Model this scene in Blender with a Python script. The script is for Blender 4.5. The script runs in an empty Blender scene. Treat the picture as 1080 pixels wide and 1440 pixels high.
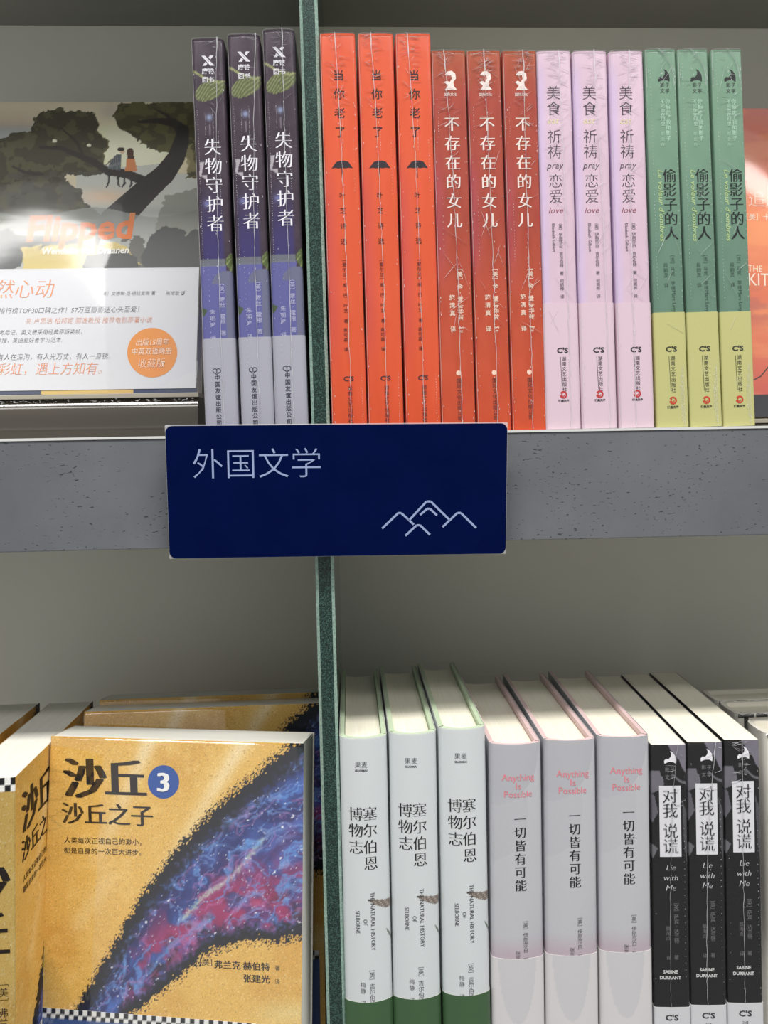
import bpy, math, random
import numpy as np
from mathutils import Matrix, Vector

# ------------------------------------------------------------------ camera, world, lights
F_PX = 1150.0; D = 0.44; YAW = math.radians(2.5); ROLL = 0.018
CX, CY = 540.0, 629.0
scn = bpy.context.scene
COL = scn.collection
cam_d = bpy.data.cameras.new('camera'); cam = bpy.data.objects.new('camera', cam_d); COL.objects.link(cam)
cam_d.sensor_fit = 'VERTICAL'; cam_d.sensor_height = 36.0; cam_d.sensor_width = 27.0
cam_d.lens = F_PX / 1440.0 * 36.0
cam_d.shift_y = (CY - 720.0) / 1440.0
cam_d.clip_start = 0.01
fw = Vector((math.sin(YAW), math.cos(YAW), 0)); r0 = Vector((math.cos(YAW), -math.sin(YAW), 0)); u0 = Vector((0, 0, 1))
rx = r0 * math.cos(ROLL) - u0 * math.sin(ROLL)
ry = r0 * math.sin(ROLL) + u0 * math.cos(ROLL)
M = Matrix((rx, ry, -fw)).transposed().to_4x4(); M.translation = Vector((0, -D, 0))
cam.matrix_world = M
scn.camera = cam

w = bpy.data.worlds.new('store_ambient'); scn.world = w; w.use_nodes = True
w.node_tree.nodes['Background'].inputs[0].default_value = (0.97, 0.98, .96, 1)
w.node_tree.nodes['Background'].inputs[1].default_value = 0.54

def area(name, loc, target, sx, sy, power, col=(1, .98, .95)):
    l = bpy.data.lights.new(name, 'AREA'); l.shape = 'RECTANGLE'; l.size = sx; l.size_y = sy; l.energy = power; l.color = col
    o = bpy.data.objects.new(name, l); COL.objects.link(o); o.location = loc
    o.rotation_euler = (Vector(target) - Vector(loc)).to_track_quat('-Z', 'Y').to_euler()
    return o
area('ceiling_strip_light_near', (0.1, -0.85, 1.75), (0.1, -0.2, 0), 2.6, 0.24, 74)
area('ceiling_strip_light_far', (0.0, -1.68, 1.80), (0.0, 0, 0), 5.0, 0.22, 26)
scn.view_settings.view_transform = 'Standard'; scn.view_settings.look = 'None'
scn.view_settings.gamma = 1.0; scn.view_settings.use_curve_mapping = False
scn.view_settings.exposure = -0.24
scn.cycles.transparent_max_bounces = 24
scn.cycles.sample_clamp_indirect = 6.0

# ------------------------------------------------------------------ helpers
def lin(c):
    c = np.asarray(c, dtype=float) / 255.0
    return np.where(c <= 0.04045, c / 12.92, ((c + 0.055) / 1.055) ** 2.4)
def L4(c):
    v = lin(c); return (float(v[0]), float(v[1]), float(v[2]), 1.0)

def project(p):
    x, y, z = p[0], p[1] + D, p[2]
    dep = x * fw.x + y * fw.y
    u = (x * r0.x + y * r0.y) / dep; v = z / dep
    c, s = math.cos(ROLL), math.sin(ROLL)
    return CX + F_PX * (u * c - v * s), CY - F_PX * (u * s + v * c)
def unproj(px, py, Y):
    c, s = math.cos(ROLL), math.sin(ROLL)
    a = (px - CX) / F_PX; b = -(py - CY) / F_PX
    u = a * c + b * s; v = -a * s + b * c
    d = fw + r0 * u + u0 * v
    t = (Y + D) / d.y
    return Vector((d.x * t, Y, d.z * t))

def new_obj(name, me, parent=None, loc=None):
    o = bpy.data.objects.new(name, me); COL.objects.link(o)
    if parent is not None: o.parent = parent
    if loc is not None: o.location = loc
    return o
def mesh(name, V, Fc, mats=(), mi=None, smooth=None):
    me = bpy.data.meshes.new(name)
    me.from_pydata([tuple(v) for v in V], [], [tuple(f) for f in Fc])
    for m in mats: me.materials.append(m)
    if mi is not None: me.polygons.foreach_set('material_index', mi)
    if smooth is not None: me.polygons.foreach_set('use_smooth', smooth)
    me.update()
    return me
def setcol(me, cols):
    a = me.color_attributes.new('Col', 'FLOAT_COLOR', 'POINT')
    c = np.ones((len(me.vertices), 4), dtype=np.float32); c[:, :3] = cols
    a.data.foreach_set('color', c.ravel())
def thing(name, label, cat, group=None, loc=(0, 0, 0)):
    o = bpy.data.objects.new(name, None); COL.objects.link(o); o.location = loc
    o.empty_display_size = 0.01
    o['label'] = label; o['category'] = cat
    if group: o['group'] = group
    return o
def copy_tree(o, parent=None):
    c = o.copy(); COL.objects.link(c)
    if parent is not None: c.parent = parent
    for ch in list(o.children): copy_tree(ch, c)
    return c
def box(x0, x1, y0, y1, z0, z1, bev=0.0, seg=2):
    import bmesh
    bm = bmesh.new(); bmesh.ops.create_cube(bm, size=1)
    for v in bm.verts:
        v.co = Vector(((x0 + x1) / 2 + v.co.x * (x1 - x0), (y0 + y1) / 2 + v.co.y * (y1 - y0), (z0 + z1) / 2 + v.co.z * (z1 - z0)))
    if bev: bmesh.ops.bevel(bm, geom=bm.edges[:], offset=bev, segments=seg, affect='EDGES', profile=0.6)
    return bm
def bmesh_obj(name, bm, m, parent=None, smooth=False):
    me = bpy.data.meshes.new(name); bm.to_mesh(me); bm.free()
    me.materials.append(m)
    if smooth: me.polygons.foreach_set('use_smooth', [True] * len(me.polygons))
    return new_obj(name, me, parent)

# ---- materials
def N(nt, t, **kw):
    n = nt.nodes.new(t)
    for k, v in kw.items(): setattr(n, k, v)
    return n
def base_mat(name, col=(128, 128, 128), rough=0.5, spec=0.5, coat=0.0, emis=None):
    m = bpy.data.materials.new(name); m.use_nodes = True
    b = m.node_tree.nodes['Principled BSDF']
    b.inputs['Base Color'].default_value = L4(col); b.inputs['Roughness'].default_value = rough
    b.inputs['Specular IOR Level'].default_value = spec
    b.inputs['Coat Weight'].default_value = coat; b.inputs['Coat Roughness'].default_value = 0.12
    return m
def noise_mat(name, c1, c2, scale, rough=0.6, bump=0.0, detail=6, stretch=(1, 1, 1), spec=0.4, bscale=None, lo=.35, hi=.65, dist=0.0005):
    m = base_mat(name, c1, rough, spec); nt = m.node_tree; b = nt.nodes['Principled BSDF']
    tc = N(nt, 'ShaderNodeTexCoord'); mp = N(nt, 'ShaderNodeMapping'); mp.inputs['Scale'].default_value = stretch
    nz = N(nt, 'ShaderNodeTexNoise'); nz.inputs['Scale'].default_value = scale; nz.inputs['Detail'].default_value = detail
    cr = N(nt, 'ShaderNodeValToRGB'); cr.color_ramp.elements[0].position = lo; cr.color_ramp.elements[1].position = hi
    cr.color_ramp.elements[0].color = L4(c1); cr.color_ramp.elements[1].color = L4(c2)
    nt.links.new(tc.outputs['Object'], mp.inputs[0]); nt.links.new(mp.outputs[0], nz.inputs['Vector'])
    nt.links.new(nz.outputs['Fac'], cr.inputs[0]); nt.links.new(cr.outputs[0], b.inputs['Base Color'])
    if bump:
        n2 = N(nt, 'ShaderNodeTexNoise'); n2.inputs['Scale'].default_value = bscale or scale * 3; n2.inputs['Detail'].default_value = 4
        bp = N(nt, 'ShaderNodeBump'); bp.inputs['Strength'].default_value = bump; bp.inputs['Distance'].default_value = dist
        nt.links.new(mp.outputs[0], n2.inputs['Vector']); nt.links.new(n2.outputs['Fac'], bp.inputs['Height']); nt.links.new(bp.outputs[0], b.inputs['Normal'])
    return m

def painted(name, rough=0.4, coat=0.0, grain=0.06, gscale=2500):
    m = base_mat(name, (200, 200, 200), rough, 0.25, coat); nt = m.node_tree; b = nt.nodes['Principled BSDF']
    a = N(nt, 'ShaderNodeAttribute'); a.attribute_name = 'Col'
    tc = N(nt, 'ShaderNodeTexCoord')
    nz = N(nt, 'ShaderNodeTexNoise'); nz.inputs['Scale'].default_value = gscale; nz.inputs['Detail'].default_value = 3
    mr = N(nt, 'ShaderNodeMapRange'); mr.inputs[1].default_value = .3; mr.inputs[2].default_value = .7
    mr.inputs[3].default_value = 1 - grain; mr.inputs[4].default_value = 1 + grain
    mx = N(nt, 'ShaderNodeVectorMath', operation='SCALE')
    nt.links.new(tc.outputs['Object'], nz.inputs['Vector']); nt.links.new(nz.outputs['Fac'], mr.inputs[0])
    nt.links.new(a.outputs['Color'], mx.inputs[0]); nt.links.new(mr.outputs[0], mx.inputs['Scale'])
    nt.links.new(mx.outputs[0], b.inputs['Base Color'])
    return m
M_PAINT = painted('printed_cover')
M_SATIN = painted('satin_cover', rough=0.36, coat=0.06, grain=0.03)
M_SAND = painted('sand_print', rough=0.5, grain=0.16, gscale=1500)

def film_mat(name, fac=0.10, rough=0.10, scale=260, bump=0.6, stretch=(1, 1, .35), dist=0.001, haze=.03):
    m = bpy.data.materials.new(name); m.use_nodes = True; nt = m.node_tree; nt.nodes.clear()
    out = N(nt, 'ShaderNodeOutputMaterial'); tr = N(nt, 'ShaderNodeBsdfTransparent'); gl = N(nt, 'ShaderNodeBsdfGlossy')
    gl.inputs['Roughness'].default_value = rough
    df = N(nt, 'ShaderNodeBsdfDiffuse'); df.inputs[0].default_value = (.9, .9, .92, 1)
    tc = N(nt, 'ShaderNodeTexCoord'); mp = N(nt, 'ShaderNodeMapping'); mp.inputs['Scale'].default_value = stretch
    nz = N(nt, 'ShaderNodeTexNoise'); nz.inputs['Scale'].default_value = scale; nz.inputs['Detail'].default_value = 3; nz.inputs['Distortion'].default_value = 1.0
    bp = N(nt, 'ShaderNodeBump'); bp.inputs['Strength'].default_value = bump; bp.inputs['Distance'].default_value = dist
    fr = N(nt, 'ShaderNodeFresnel'); fr.inputs['IOR'].default_value = 1.45
    ma = N(nt, 'ShaderNodeMath', operation='MULTIPLY_ADD'); ma.inputs[1].default_value = .38; ma.inputs[2].default_value = fac; ma.use_clamp = True
    mx = N(nt, 'ShaderNodeMixShader'); m2 = N(nt, 'ShaderNodeMixShader'); m2.inputs[0].default_value = haze
    l = nt.links.new
    l(tc.outputs['Object'], mp.inputs[0]); l(mp.outputs[0], nz.inputs['Vector']); l(nz.outputs['Fac'], bp.inputs['Height'])
    l(bp.outputs[0], gl.inputs['Normal']); l(fr.outputs[0], ma.inputs[0])
    l(tr.outputs[0], m2.inputs[1]); l(df.outputs[0], m2.inputs[2])
    ge = N(nt, 'ShaderNodeNewGeometry'); inv = N(nt, 'ShaderNodeMath', operation='SUBTRACT'); inv.inputs[0].default_value = 1.0
    mu = N(nt, 'ShaderNodeMath', operation='MULTIPLY')
    l(ge.outputs['Backfacing'], inv.inputs[1]); l(inv.outputs[0], mu.inputs[0]); l(ma.outputs[0], mu.inputs[1]); l(mu.outputs[0], mx.inputs[0])
    l(m2.outputs[0], mx.inputs[1]); l(gl.outputs[0], mx.inputs[2]); l(mx.outputs[0], out.inputs[0])
    return m
M_FILM = film_mat('shrink_film', fac=.0, rough=.16, scale=110, bump=.35, dist=.0008, haze=.008)
M_FILM_FLAT = film_mat('taut_film', fac=.12, rough=.085, scale=16, bump=.035, dist=.004, stretch=(.5, .28, 1.25), haze=.01)
M_FILM_EDGE = base_mat('film_fold', (225, 225, 228), .25, .6)
M_FILM_EDGE.node_tree.nodes['Principled BSDF'].inputs['Alpha'].default_value = .72
M_SEAM_Y = M_FILM_EDGE

_inks = {}
def ink(c, rough=.45):
    if c not in _inks: _inks[c] = base_mat('ink_%d_%d_%d' % c, c, rough, .3)
    return _inks[c]

# ---- numpy noise
def _h(ix, iy, seed):
    v = np.sin(ix * 127.1 + iy * 311.7 + seed * 74.7) * 43758.5453
    return v - np.floor(v)
def vn(x, y, seed=0):
    ix = np.floor(x); iy = np.floor(y); fx = x - ix; fy = y - iy
    fx = fx * fx * (3 - 2 * fx); fy = fy * fy * (3 - 2 * fy)
    a = _h(ix, iy, seed); b = _h(ix + 1, iy, seed); c = _h(ix, iy + 1, seed); d = _h(ix + 1, iy + 1, seed)
    return (a * (1 - fx) + b * fx) * (1 - fy) + (c * (1 - fx) + d * fx) * fy
def fbm(x, y, seed=0, o=4):
    s = 0; a = .5; t = 0
    for i in range(o):
        s = s + a * vn(x, y, seed + i * 3); t += a; x = x * 2.03 + 5; y = y * 2.03 + 3; a *= .5
    return s / t
def sst(e0, e1, x):
    t = np.clip((x - e0) / (e1 - e0), 0, 1); return t * t * (3 - 2 * t)
def inpoly(x, y, P):
    r = np.zeros(x.shape, bool); n = len(P)
    for i in range(n):
        x1, y1 = P[i]; x2, y2 = P[(i + 1) % n]
        if y1 == y2: continue
        c = ((y1 > y) != (y2 > y)) & (x < (x2 - x1) * (y - y1) / (y2 - y1) + x1)
        r ^= c
    return r
def segd(x, y, a, b):
    ax, ay = a; bx, by = b; dx, dy = bx - ax, by - ay
    t = np.clip(((x - ax) * dx + (y - ay) * dy) / (dx * dx + dy * dy), 0, 1)
    return np.hypot(x - ax - t * dx, y - ay - t * dy), t
def stroke(x, y, pts, r0_, r1_):
    m = np.zeros(x.shape, bool); n = len(pts) - 1
    for i in range(n):
        d, t = segd(x, y, pts[i], pts[i + 1]); r = r0_ + (r1_ - r0_) * (i + t) / n
        m |= d < r
    return m
def P(cols, mask, c, a=1.0):
    c = np.asarray(c, float)
    m = np.asarray(mask, float) * a
    cols[:] = cols * (1 - m[:, None]) + c * m[:, None]
def const(c):
    def f(face, u, v):
        return np.tile(np.asarray(c, float), (len(u), 1))
    return f

# ---- text
_tc = {}
def glyphs(s, off=0.0, shear=0.0, spacing=1.0):
    k = (s, off, shear, spacing)
    if k in _tc: return _tc[k]
    cu = bpy.data.curves.new('t', 'FONT'); cu.body = s; cu.size = 1.0; cu.offset = off; cu.shear = shear
    cu.resolution_u = 2; cu.space_character = spacing
    o = bpy.data.objects.new('t', cu)
    me = o.to_mesh()
    V = np.zeros(len(me.vertices) * 3); me.vertices.foreach_get('co', V); V = V.reshape(-1, 3)[:, :2].copy()
    Fc = [list(p.vertices) for p in me.polygons]
    o.to_mesh_clear(); bpy.data.objects.remove(o); bpy.data.curves.remove(cu)
    if len(V) == 0: V = np.zeros((0, 2))
    _tc[k] = (V, Fc); return _tc[k]

class Decal:
    """collects flat print in a face's own px units (s right, t down)"""
    def __init__(s): s.V = []; s.F = []; s.L = []; s.n = 0
    def add(s, V, Fc, layer=0):
        V = np.asarray(V, float)
        if len(V) == 0: return
        s.V.append(V); s.F += [[i + s.n for i in f] for f in Fc]; s.L.append(np.full(len(V), layer)); s.n += len(V)
    def text(s, string, x, y, size, mode='h', weight=0.0, song=0.0, shear=0.0, pitch=None, align='c', rot=0.0, sx=1.0, spacing=1.0, sy=1.0):
        """mode h: horizontal run, (x,y) = centre/left of run; v: vertical column, (x,y) = centre of first char; r: run rotated clockwise reading down"""
        off = weight - (0.020 if song else 0); song = song * 1.3
        def put(V, Fc):
            steps = 1 if song <= .03 else 2
            for k, d in enumerate((0,) if not song else [song * j / steps for j in range(-steps, steps + 1)]):
                s.add(V + np.array([d * size, 0]) if mode != 'r' else V + np.array([0, d * size]), Fc, k)
        if mode == 'v':
            for i, ch in enumerate(string):
                if ch == ' ': continue
                V, Fc = glyphs(ch, off, shear)
                if len(V) == 0: continue
                cyy = .38 if ord(ch) > 0x2000 else .35
                cxx = .5 if ord(ch) > 0x2000 else (V[:, 0].min() + V[:, 0].max()) / 2
                px = x + (V[:, 0] - cxx) * size * sx; py = y + i * (pitch or size) - (V[:, 1] - cyy) * size * sy
                if ch in '[]()（）［］':
                    px, py = x + (V[:, 1] - cyy) * size * -1.0 * sx, y + i * (pitch or size) + (V[:, 0] - cxx) * size
                put(np.stack([px, py], 1), Fc)
        else:
            V, Fc = glyphs(string, off, shear, spacing)
            if len(V) == 0: return
            x0_, x1_ = V[:, 0].min(), V[:, 0].max()
            cx = (x0_ + x1_) / 2 if align == 'c' else (x0_ if align == 'l' else x1_)
            cyy = .38 if any(ord(c) > 0x2e00 for c in string) else .35
            a = (V[:, 0] - cx) * size * sx; b = (V[:, 1] - cyy) * size * sy
            if mode == 'h':
                c, sn = math.cos(rot), math.sin(rot)
                put(np.stack([x + a * c - b * -sn * -1, y - b * c + a * sn], 1), Fc)
            else: put(np.stack([x + b, y + a], 1), Fc)
    def poly(s, pts, layer=0): s.add(pts, [list(range(len(pts)))], layer)
    def rect(s, x0_, y0_, x1_, y1_, layer=0):
        n = max(1, int(abs(x1_ - x0_) / 6)); V = []; Fc = []
        for i in range(n + 1):
            xx = x0_ + (x1_ - x0_) * i / n; V += [(xx, y0_), (xx, y1_)]
        for i in range(n): Fc.append([2 * i, 2 * i + 1, 2 * i + 3, 2 * i + 2])
        s.add(V, Fc, layer)
    def disc(s, x, y, rx_, ry_=None, n=28, layer=0):
        ry_ = ry_ or rx_; s.poly([(x + rx_ * math.cos(2 * math.pi * i / n), y + ry_ * math.sin(2 * math.pi * i / n)) for i in range(n)], layer)
    def ring(s, x, y, r, t, a0=0, a1=360, n=24, layer=0):
        V = []; Fc = []
        for i in range(n + 1):
            a = math.radians(a0 + (a1 - a0) * i / n)
            V += [(x + r * math.cos(a), y + r * math.sin(a)), (x + (r - t) * math.cos(a), y + (r - t) * math.sin(a))]
        for i in range(n): Fc.append([2 * i, 2 * i + 1, 2 * i + 3, 2 * i + 2])
        s.add(V, Fc, layer)
    def line(s, pts, wd, layer=0):
        for a, b in zip(pts[:-1], pts[1:]):
            dx, dy = b[0] - a[0], b[1] - a[1]; l = math.hypot(dx, dy) or 1
            nx, ny = -dy / l * wd / 2, dx / l * wd / 2
            s.poly([(a[0] + nx, a[1] + ny), (a[0] - nx, a[1] - ny), (b[0] - nx, b[1] - ny), (b[0] + nx, b[1] + ny)], layer)
    def crescent(s, x, y, k=1.0):
        pts = [(-8, 9), (-8.5, 5), (-6, 2), (-2, 2.5), (1, -1), (2, -5), (0, -9), (4, -7), (7.5, -2), (8.5, 4), (8, 9), (4, 6.5), (-2, 6.5)]
        s.poly([(x + a * k, y + b * k) for a, b in pts])
    def build(s, name, mapper, m, parent):
        V = np.concatenate(s.V); L = np.concatenate(s.L)
        me = mesh(name, mapper(V[:, 0], V[:, 1], L), s.F, [m])
        return new_obj(name, me, parent)

# ------------------------------------------------------------------ the bookcase
M_WALL = noise_mat('grey_back_panel', (216, 215, 204), (222, 221, 210), 6, rough=.55, bump=.05, bscale=300)
M_UNDER = noise_mat('grey_shelf_paint', (128, 128, 122), (136, 135, 129), 8, rough=.6)
def concrete():
    m = base_mat('grey_concrete', (130, 134, 140), .62, .35); nt = m.node_tree; b = nt.nodes['Principled BSDF']; l = nt.links.new
    tc = N(nt, 'ShaderNodeTexCoord')
    n1 = N(nt, 'ShaderNodeTexNoise'); n1.inputs['Scale'].default_value = 9; n1.inputs['Detail'].default_value = 9; n1.inputs['Roughness'].default_value = .62
    cr = N(nt, 'ShaderNodeValToRGB'); cr.color_ramp.elements[0].position = .3; cr.color_ramp.elements[1].position = .7
    cr.color_ramp.elements[0].color = L4((88, 91, 96)); cr.color_ramp.elements[1].color = L4((106, 108, 112))
    mp = N(nt, 'ShaderNodeMapping'); mp.inputs['Scale'].default_value = (1, 1, 2.2); mp.inputs['Rotation'].default_value = (0, .25, 0)
    n2 = N(nt, 'ShaderNodeTexNoise'); n2.inputs['Scale'].default_value = 330; n2.inputs['Detail'].default_value = 3
    n3 = N(nt, 'ShaderNodeTexNoise'); n3.inputs['Scale'].default_value = 22; n3.inputs['Detail'].default_value = 2
    mu = N(nt, 'ShaderNodeMath', operation='MULTIPLY_ADD'); mu.inputs[1].default_value = .35
    pr = N(nt, 'ShaderNodeMapRange'); pr.inputs[1].default_value = .49; pr.inputs[2].default_value = .44; pr.inputs[3].default_value = 0; pr.inputs[4].default_value = 1
    mx = N(nt, 'ShaderNodeMix', data_type='RGBA'); mx.inputs[7].default_value = L4((62, 64, 68))
    bp = N(nt, 'ShaderNodeBump'); bp.inputs['Strength'].default_value = .7; bp.inputs['Distance'].default_value = .0007; bp.invert = True
    l(tc.outputs['Object'], n1.inputs['Vector']); l(tc.outputs['Object'], mp.inputs[0]); l(mp.outputs[0], n2.inputs['Vector']); l(tc.outputs['Object'], n3.inputs['Vector'])
    l(n1.outputs['Fac'], cr.inputs[0]); l(n3.outputs['Fac'], mu.inputs[0]); l(n2.outputs['Fac'], mu.inputs[2])
    l(mu.outputs[0], pr.inputs[0]); l(cr.outputs[0], mx.inputs[6])
    l(pr.outputs[0], mx.inputs[0]); l(mx.outputs[2], b.inputs['Base Color']); l(pr.outputs[0], bp.inputs['Height']); l(bp.outputs[0], b.inputs['Normal'])
    pr.inputs[1].default_value = .525; pr.inputs[2].default_value = .465
    return m
M_CONC = concrete()
M_STRIP = base_mat('pale_edge_strip', (205, 205, 203), .4)
ZT, ZB = 0.0080, -0.0515          # middle shelf top / fascia bottom
ZLOW = -0.3720
YW = 0.205                         # back panel
ZUP = unproj(540, 40, YW).z
X0, X1 = -1.1, 1.2
case = thing('bookcase', 'grey concrete-finish bookcase holding both rows of books', 'bookcase', loc=(0, YW, ZLOW))
def in_case(o): o.parent = case; o.location = (0 - 0, -YW, -ZLOW); return o
in_case(bmesh_obj('back_panel', box(X0, X1, YW, YW + .018, -.75, .75), M_WALL))
def shelf(zt, zb, name='shelf_board'):
    s = in_case(bmesh_obj(name, box(X0, X1, .006, YW - .0002, zb + .001, zt - .0012), M_UNDER))
    f = bmesh_obj('front_fascia', box(X0, X1, -.003, .0058, zb, zt - .0014, .0005), M_CONC, s)
    e = bmesh_obj('edge_strip', box(X0, X1, -.0036, .012, zt - .0013, zt), M_STRIP, s)
    return s
shelf(ZT, ZB); shelf(ZLOW, ZLOW - .06); shelf(ZUP + .06, ZUP)

# glass dividers
def glass_edge():
    m = base_mat('ground_green_glass_edge', (22, 48, 42), .35, .5); nt = m.node_tree; b = nt.nodes['Principled BSDF']; l = nt.links.new
    tc = N(nt, 'ShaderNodeTexCoord'); n = N(nt, 'ShaderNodeTexNoise'); n.inputs['Scale'].default_value = 1500; n.inputs['Detail'].default_value = 2
    cr = N(nt, 'ShaderNodeValToRGB'); e = cr.color_ramp.elements; e[0].position = .45; e[1].position = .78
    e[0].color = L4((12, 34, 30)); e[1].color = L4((70, 104, 94))
    l(tc.outputs['Object'], n.inputs['Vector']); l(n.outputs['Fac'], cr.inputs[0]); l(cr.outputs[0], b.inputs['Base Color'])
    return m
M_GEDGE = glass_edge()
M_CHAMF = noise_mat('bevelled_glass_rim', (118, 146, 136), (160, 186, 174), 900, rough=.3, spec=.6)
M_GLASS = base_mat('green_glass_body', (60, 110, 92), .05, .6)
M_GLASS.node_tree.nodes['Principled BSDF'].inputs['Transmission Weight'].default_value = .75
def divider(zb, zt, xb, xt, wb, label=None):
    # sheet standing on edge: dark ground face, two pale bevels, tinted body
    def xs(z): return xb + (xt - xb) * (z - zb) / (zt - zb)
    root = None
    h = wb / 2; c = .0016
    def prism(prof, name, m, parent=None):
        V = []; n = len(prof)
        for z in (zb, zt):
            for (x, y) in prof: V.append((xs(z) + x, y, z))
        Fc = [[i, (i + 1) % n, n + (i + 1) % n, n + i] for i in range(n)] + [list(range(n))[::-1], [n + i for i in range(n)]]
        return new_obj(name, mesh(name, V, Fc, [m]), parent)
    body = prism([(-h, .0022), (h, .0022), (h, YW - .001), (-h, YW - .001)], 'glass_divider', M_GLASS)
    prism([(-h + c, -.0002), (h - c, -.0002), (h - c, .0020), (-h + c, .0020)], 'ground_edge', M_GEDGE, body)
    prism([(-h, .0016), (-h + c, -.0001), (-h + c, .0021), (-h, .0021)], 'bevel', M_CHAMF, body)
    prism([(h - c, -.0001), (h, .0016), (h, .0021), (h - c, .0021)], 'bevel', M_CHAMF, body)
    in_case(body)
a = unproj(451, 600, 0); b = unproj(433.5, 2, 0)
divider(ZT, ZUP, a.x, b.x + (b.x - a.x) * (ZUP - b.z) / (b.z - a.z), .0098)
a = unproj(456, 790, 0); b = unproj(473, 1438, 0)
divider(ZLOW, ZB, b.x + (b.x - a.x) * (ZLOW - b.z) / (b.z - a.z), a.x, .0101)

# ------------------------------------------------------------------ books
MPP = D / F_PX
def spine_y(x, w, bulge, r):
    s = np.clip(np.abs(x) / (w / 2), 0, 1)
    y = -bulge * (1 - s * s)
    e = np.clip((np.abs(x) - (w / 2 - r)) / r, 0, 1)
    return y + r * (1 - np.sqrt(np.maximum(0, 1 - e * e)))
def ushell(name, w, dep, z0, z1, t, bulge, r, mat, paint, nz=2, ns=10, nf=1, nb=1, offs=0.0, parent=None, ztop_fn=None):
    """paper wrapped round a spine: front cover (+X), spine (-Y), back cover (-X); z0..z1 high, t thick"""
    W = w / 2 + offs
    prof = []; 
    for i in range(nf + 1):
        y = dep - (dep - r) * i / nf; prof.append((W, y, 0, y))
    xs = W * np.cos(np.linspace(0, math.pi, ns + 1)) if ns < 8 else np.concatenate([[W * .985], np.linspace(W * .95, -W * .95, ns - 3), [-W * .985]])
    for x in xs:
        if abs(x) >= W - 1e-9: continue
        prof.append((x, float(spine_y(np.array([x]), 2 * W, bulge, r)[0]) - offs, 1, x + w / 2))
    for i in range(nb + 1):
        y = r + (dep - r) * i / nb; prof.append((-W, y, 2, y))
    A = np.array(prof); n = len(A)
    zs = np.linspace(z1, z0, nz + 1)
    O = np.zeros((nz + 1, n, 3)); O[:, :, 0] = A[:, 0]; O[:, :, 1] = A[:, 1]; O[:, :, 2] = zs[:, None]
    # inner skin
    I = []
    for z in (z1, z0):
        for (x, y, f, u) in prof:
            xi = x * (W - t) / W if f == 1 else math.copysign(W - t, x)
            I.append((xi, y + (t if f == 1 else 0), z))
    nv = (nz + 1) * n
    V = np.concatenate([O.reshape(-1, 3), np.array(I)])
    Fc = []; sm = []
    for k in range(nz):
        b0 = k * n
        for i in range(n - 1):
            Fc.append((b0 + i, b0 + i + 1, b0 + n + i + 1, b0 + n + i)[::-1]); sm.append(True)
    for i in range(n - 1):
        Fc.append((nv + i, nv + i + 1, nv + n + i + 1, nv + n + i)); sm.append(False)
        Fc.append((i, i + 1, nv + i + 1, nv + i)); sm.append(False)
        q = nz * n
        Fc.append((q + i, q + i + 1, nv + n + i + 1, nv + n + i)[::-1]); sm.append(False)
    Fc.append((0, nv, nv + n, nz * n)); sm.append(False)
    Fc.append((n - 1, nz * n + n - 1, nv + 2 * n - 1, nv + n - 1)); sm.append(False)
    # outer faces of the two boards stay flat-shaded
    Fc = [tuple(f)[::-1] for f in Fc]
    me = mesh(name, V, Fc, [mat], smooth=sm)
    me.set_sharp_from_angle(angle=math.radians(50))
    if paint:
        faces = np.tile(A[:, 2], nz + 1).astype(int); uu = np.tile(A[:, 3], nz + 1); vv = np.repeat(zs, n)
        c = paint(faces, uu, vv)
        edge = lin((235, 232, 222)) if paint is not None else None
        cols = np.concatenate([lin(np.clip(c, 0, 255)), np.tile(lin((225, 222, 215)), (2 * n, 1))])
        setcol(me, cols)
    return new_obj(name, me, parent)

M_PAGES = {}
def pages(key, c1, c2):
    if key not in M_PAGES:
        m = noise_mat('page_edges_' + key, c1, c2, 60, rough=.8, bump=.35, bscale=60, stretch=(60, .6, 1), dist=.0002)
        M_PAGES[key] = m
    return M_PAGES[key]
PG_CREAM = pages('cream', (240, 234, 212), (250, 246, 230)); PG_WHITE = pages('white', (226, 224, 212), (238, 236, 226))

def page_block(w, dep, h, inset, bulge, r, mat, top_in=.0, parent=None):
    n = 9; W = w / 2 - inset; prof = [(W, dep - top_in - .0008)]
    for x in np.linspace(W, -W, n): prof.append((x, float(spine_y(np.array([x]), w, bulge, r)[0]) + inset + .0004))
    prof.append((-W, dep - top_in - .0008))
    if top_in:   # the fore-edge of a rounded hardcover is concave
        for x in np.linspace(-W, W, 7)[1:-1]: prof.append((x, dep - top_in - .0008 - .003 * (1 - (x / W) ** 2)))
    zb, zt = (top_in if top_in else .0003), h - (top_in if top_in else .0001)
    V = [(x, y, zb) for x, y in prof] + [(x, y, zt) for x, y in prof]; m = len(prof)
    Fc = [[i, (i + 1) % m, m + (i + 1) % m, m + i] for i in range(m)] + [list(range(m))[::-1], [m + i for i in range(m)]]
    return new_obj('page_block', mesh('page_block', V, Fc, [mat]), parent)

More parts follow.
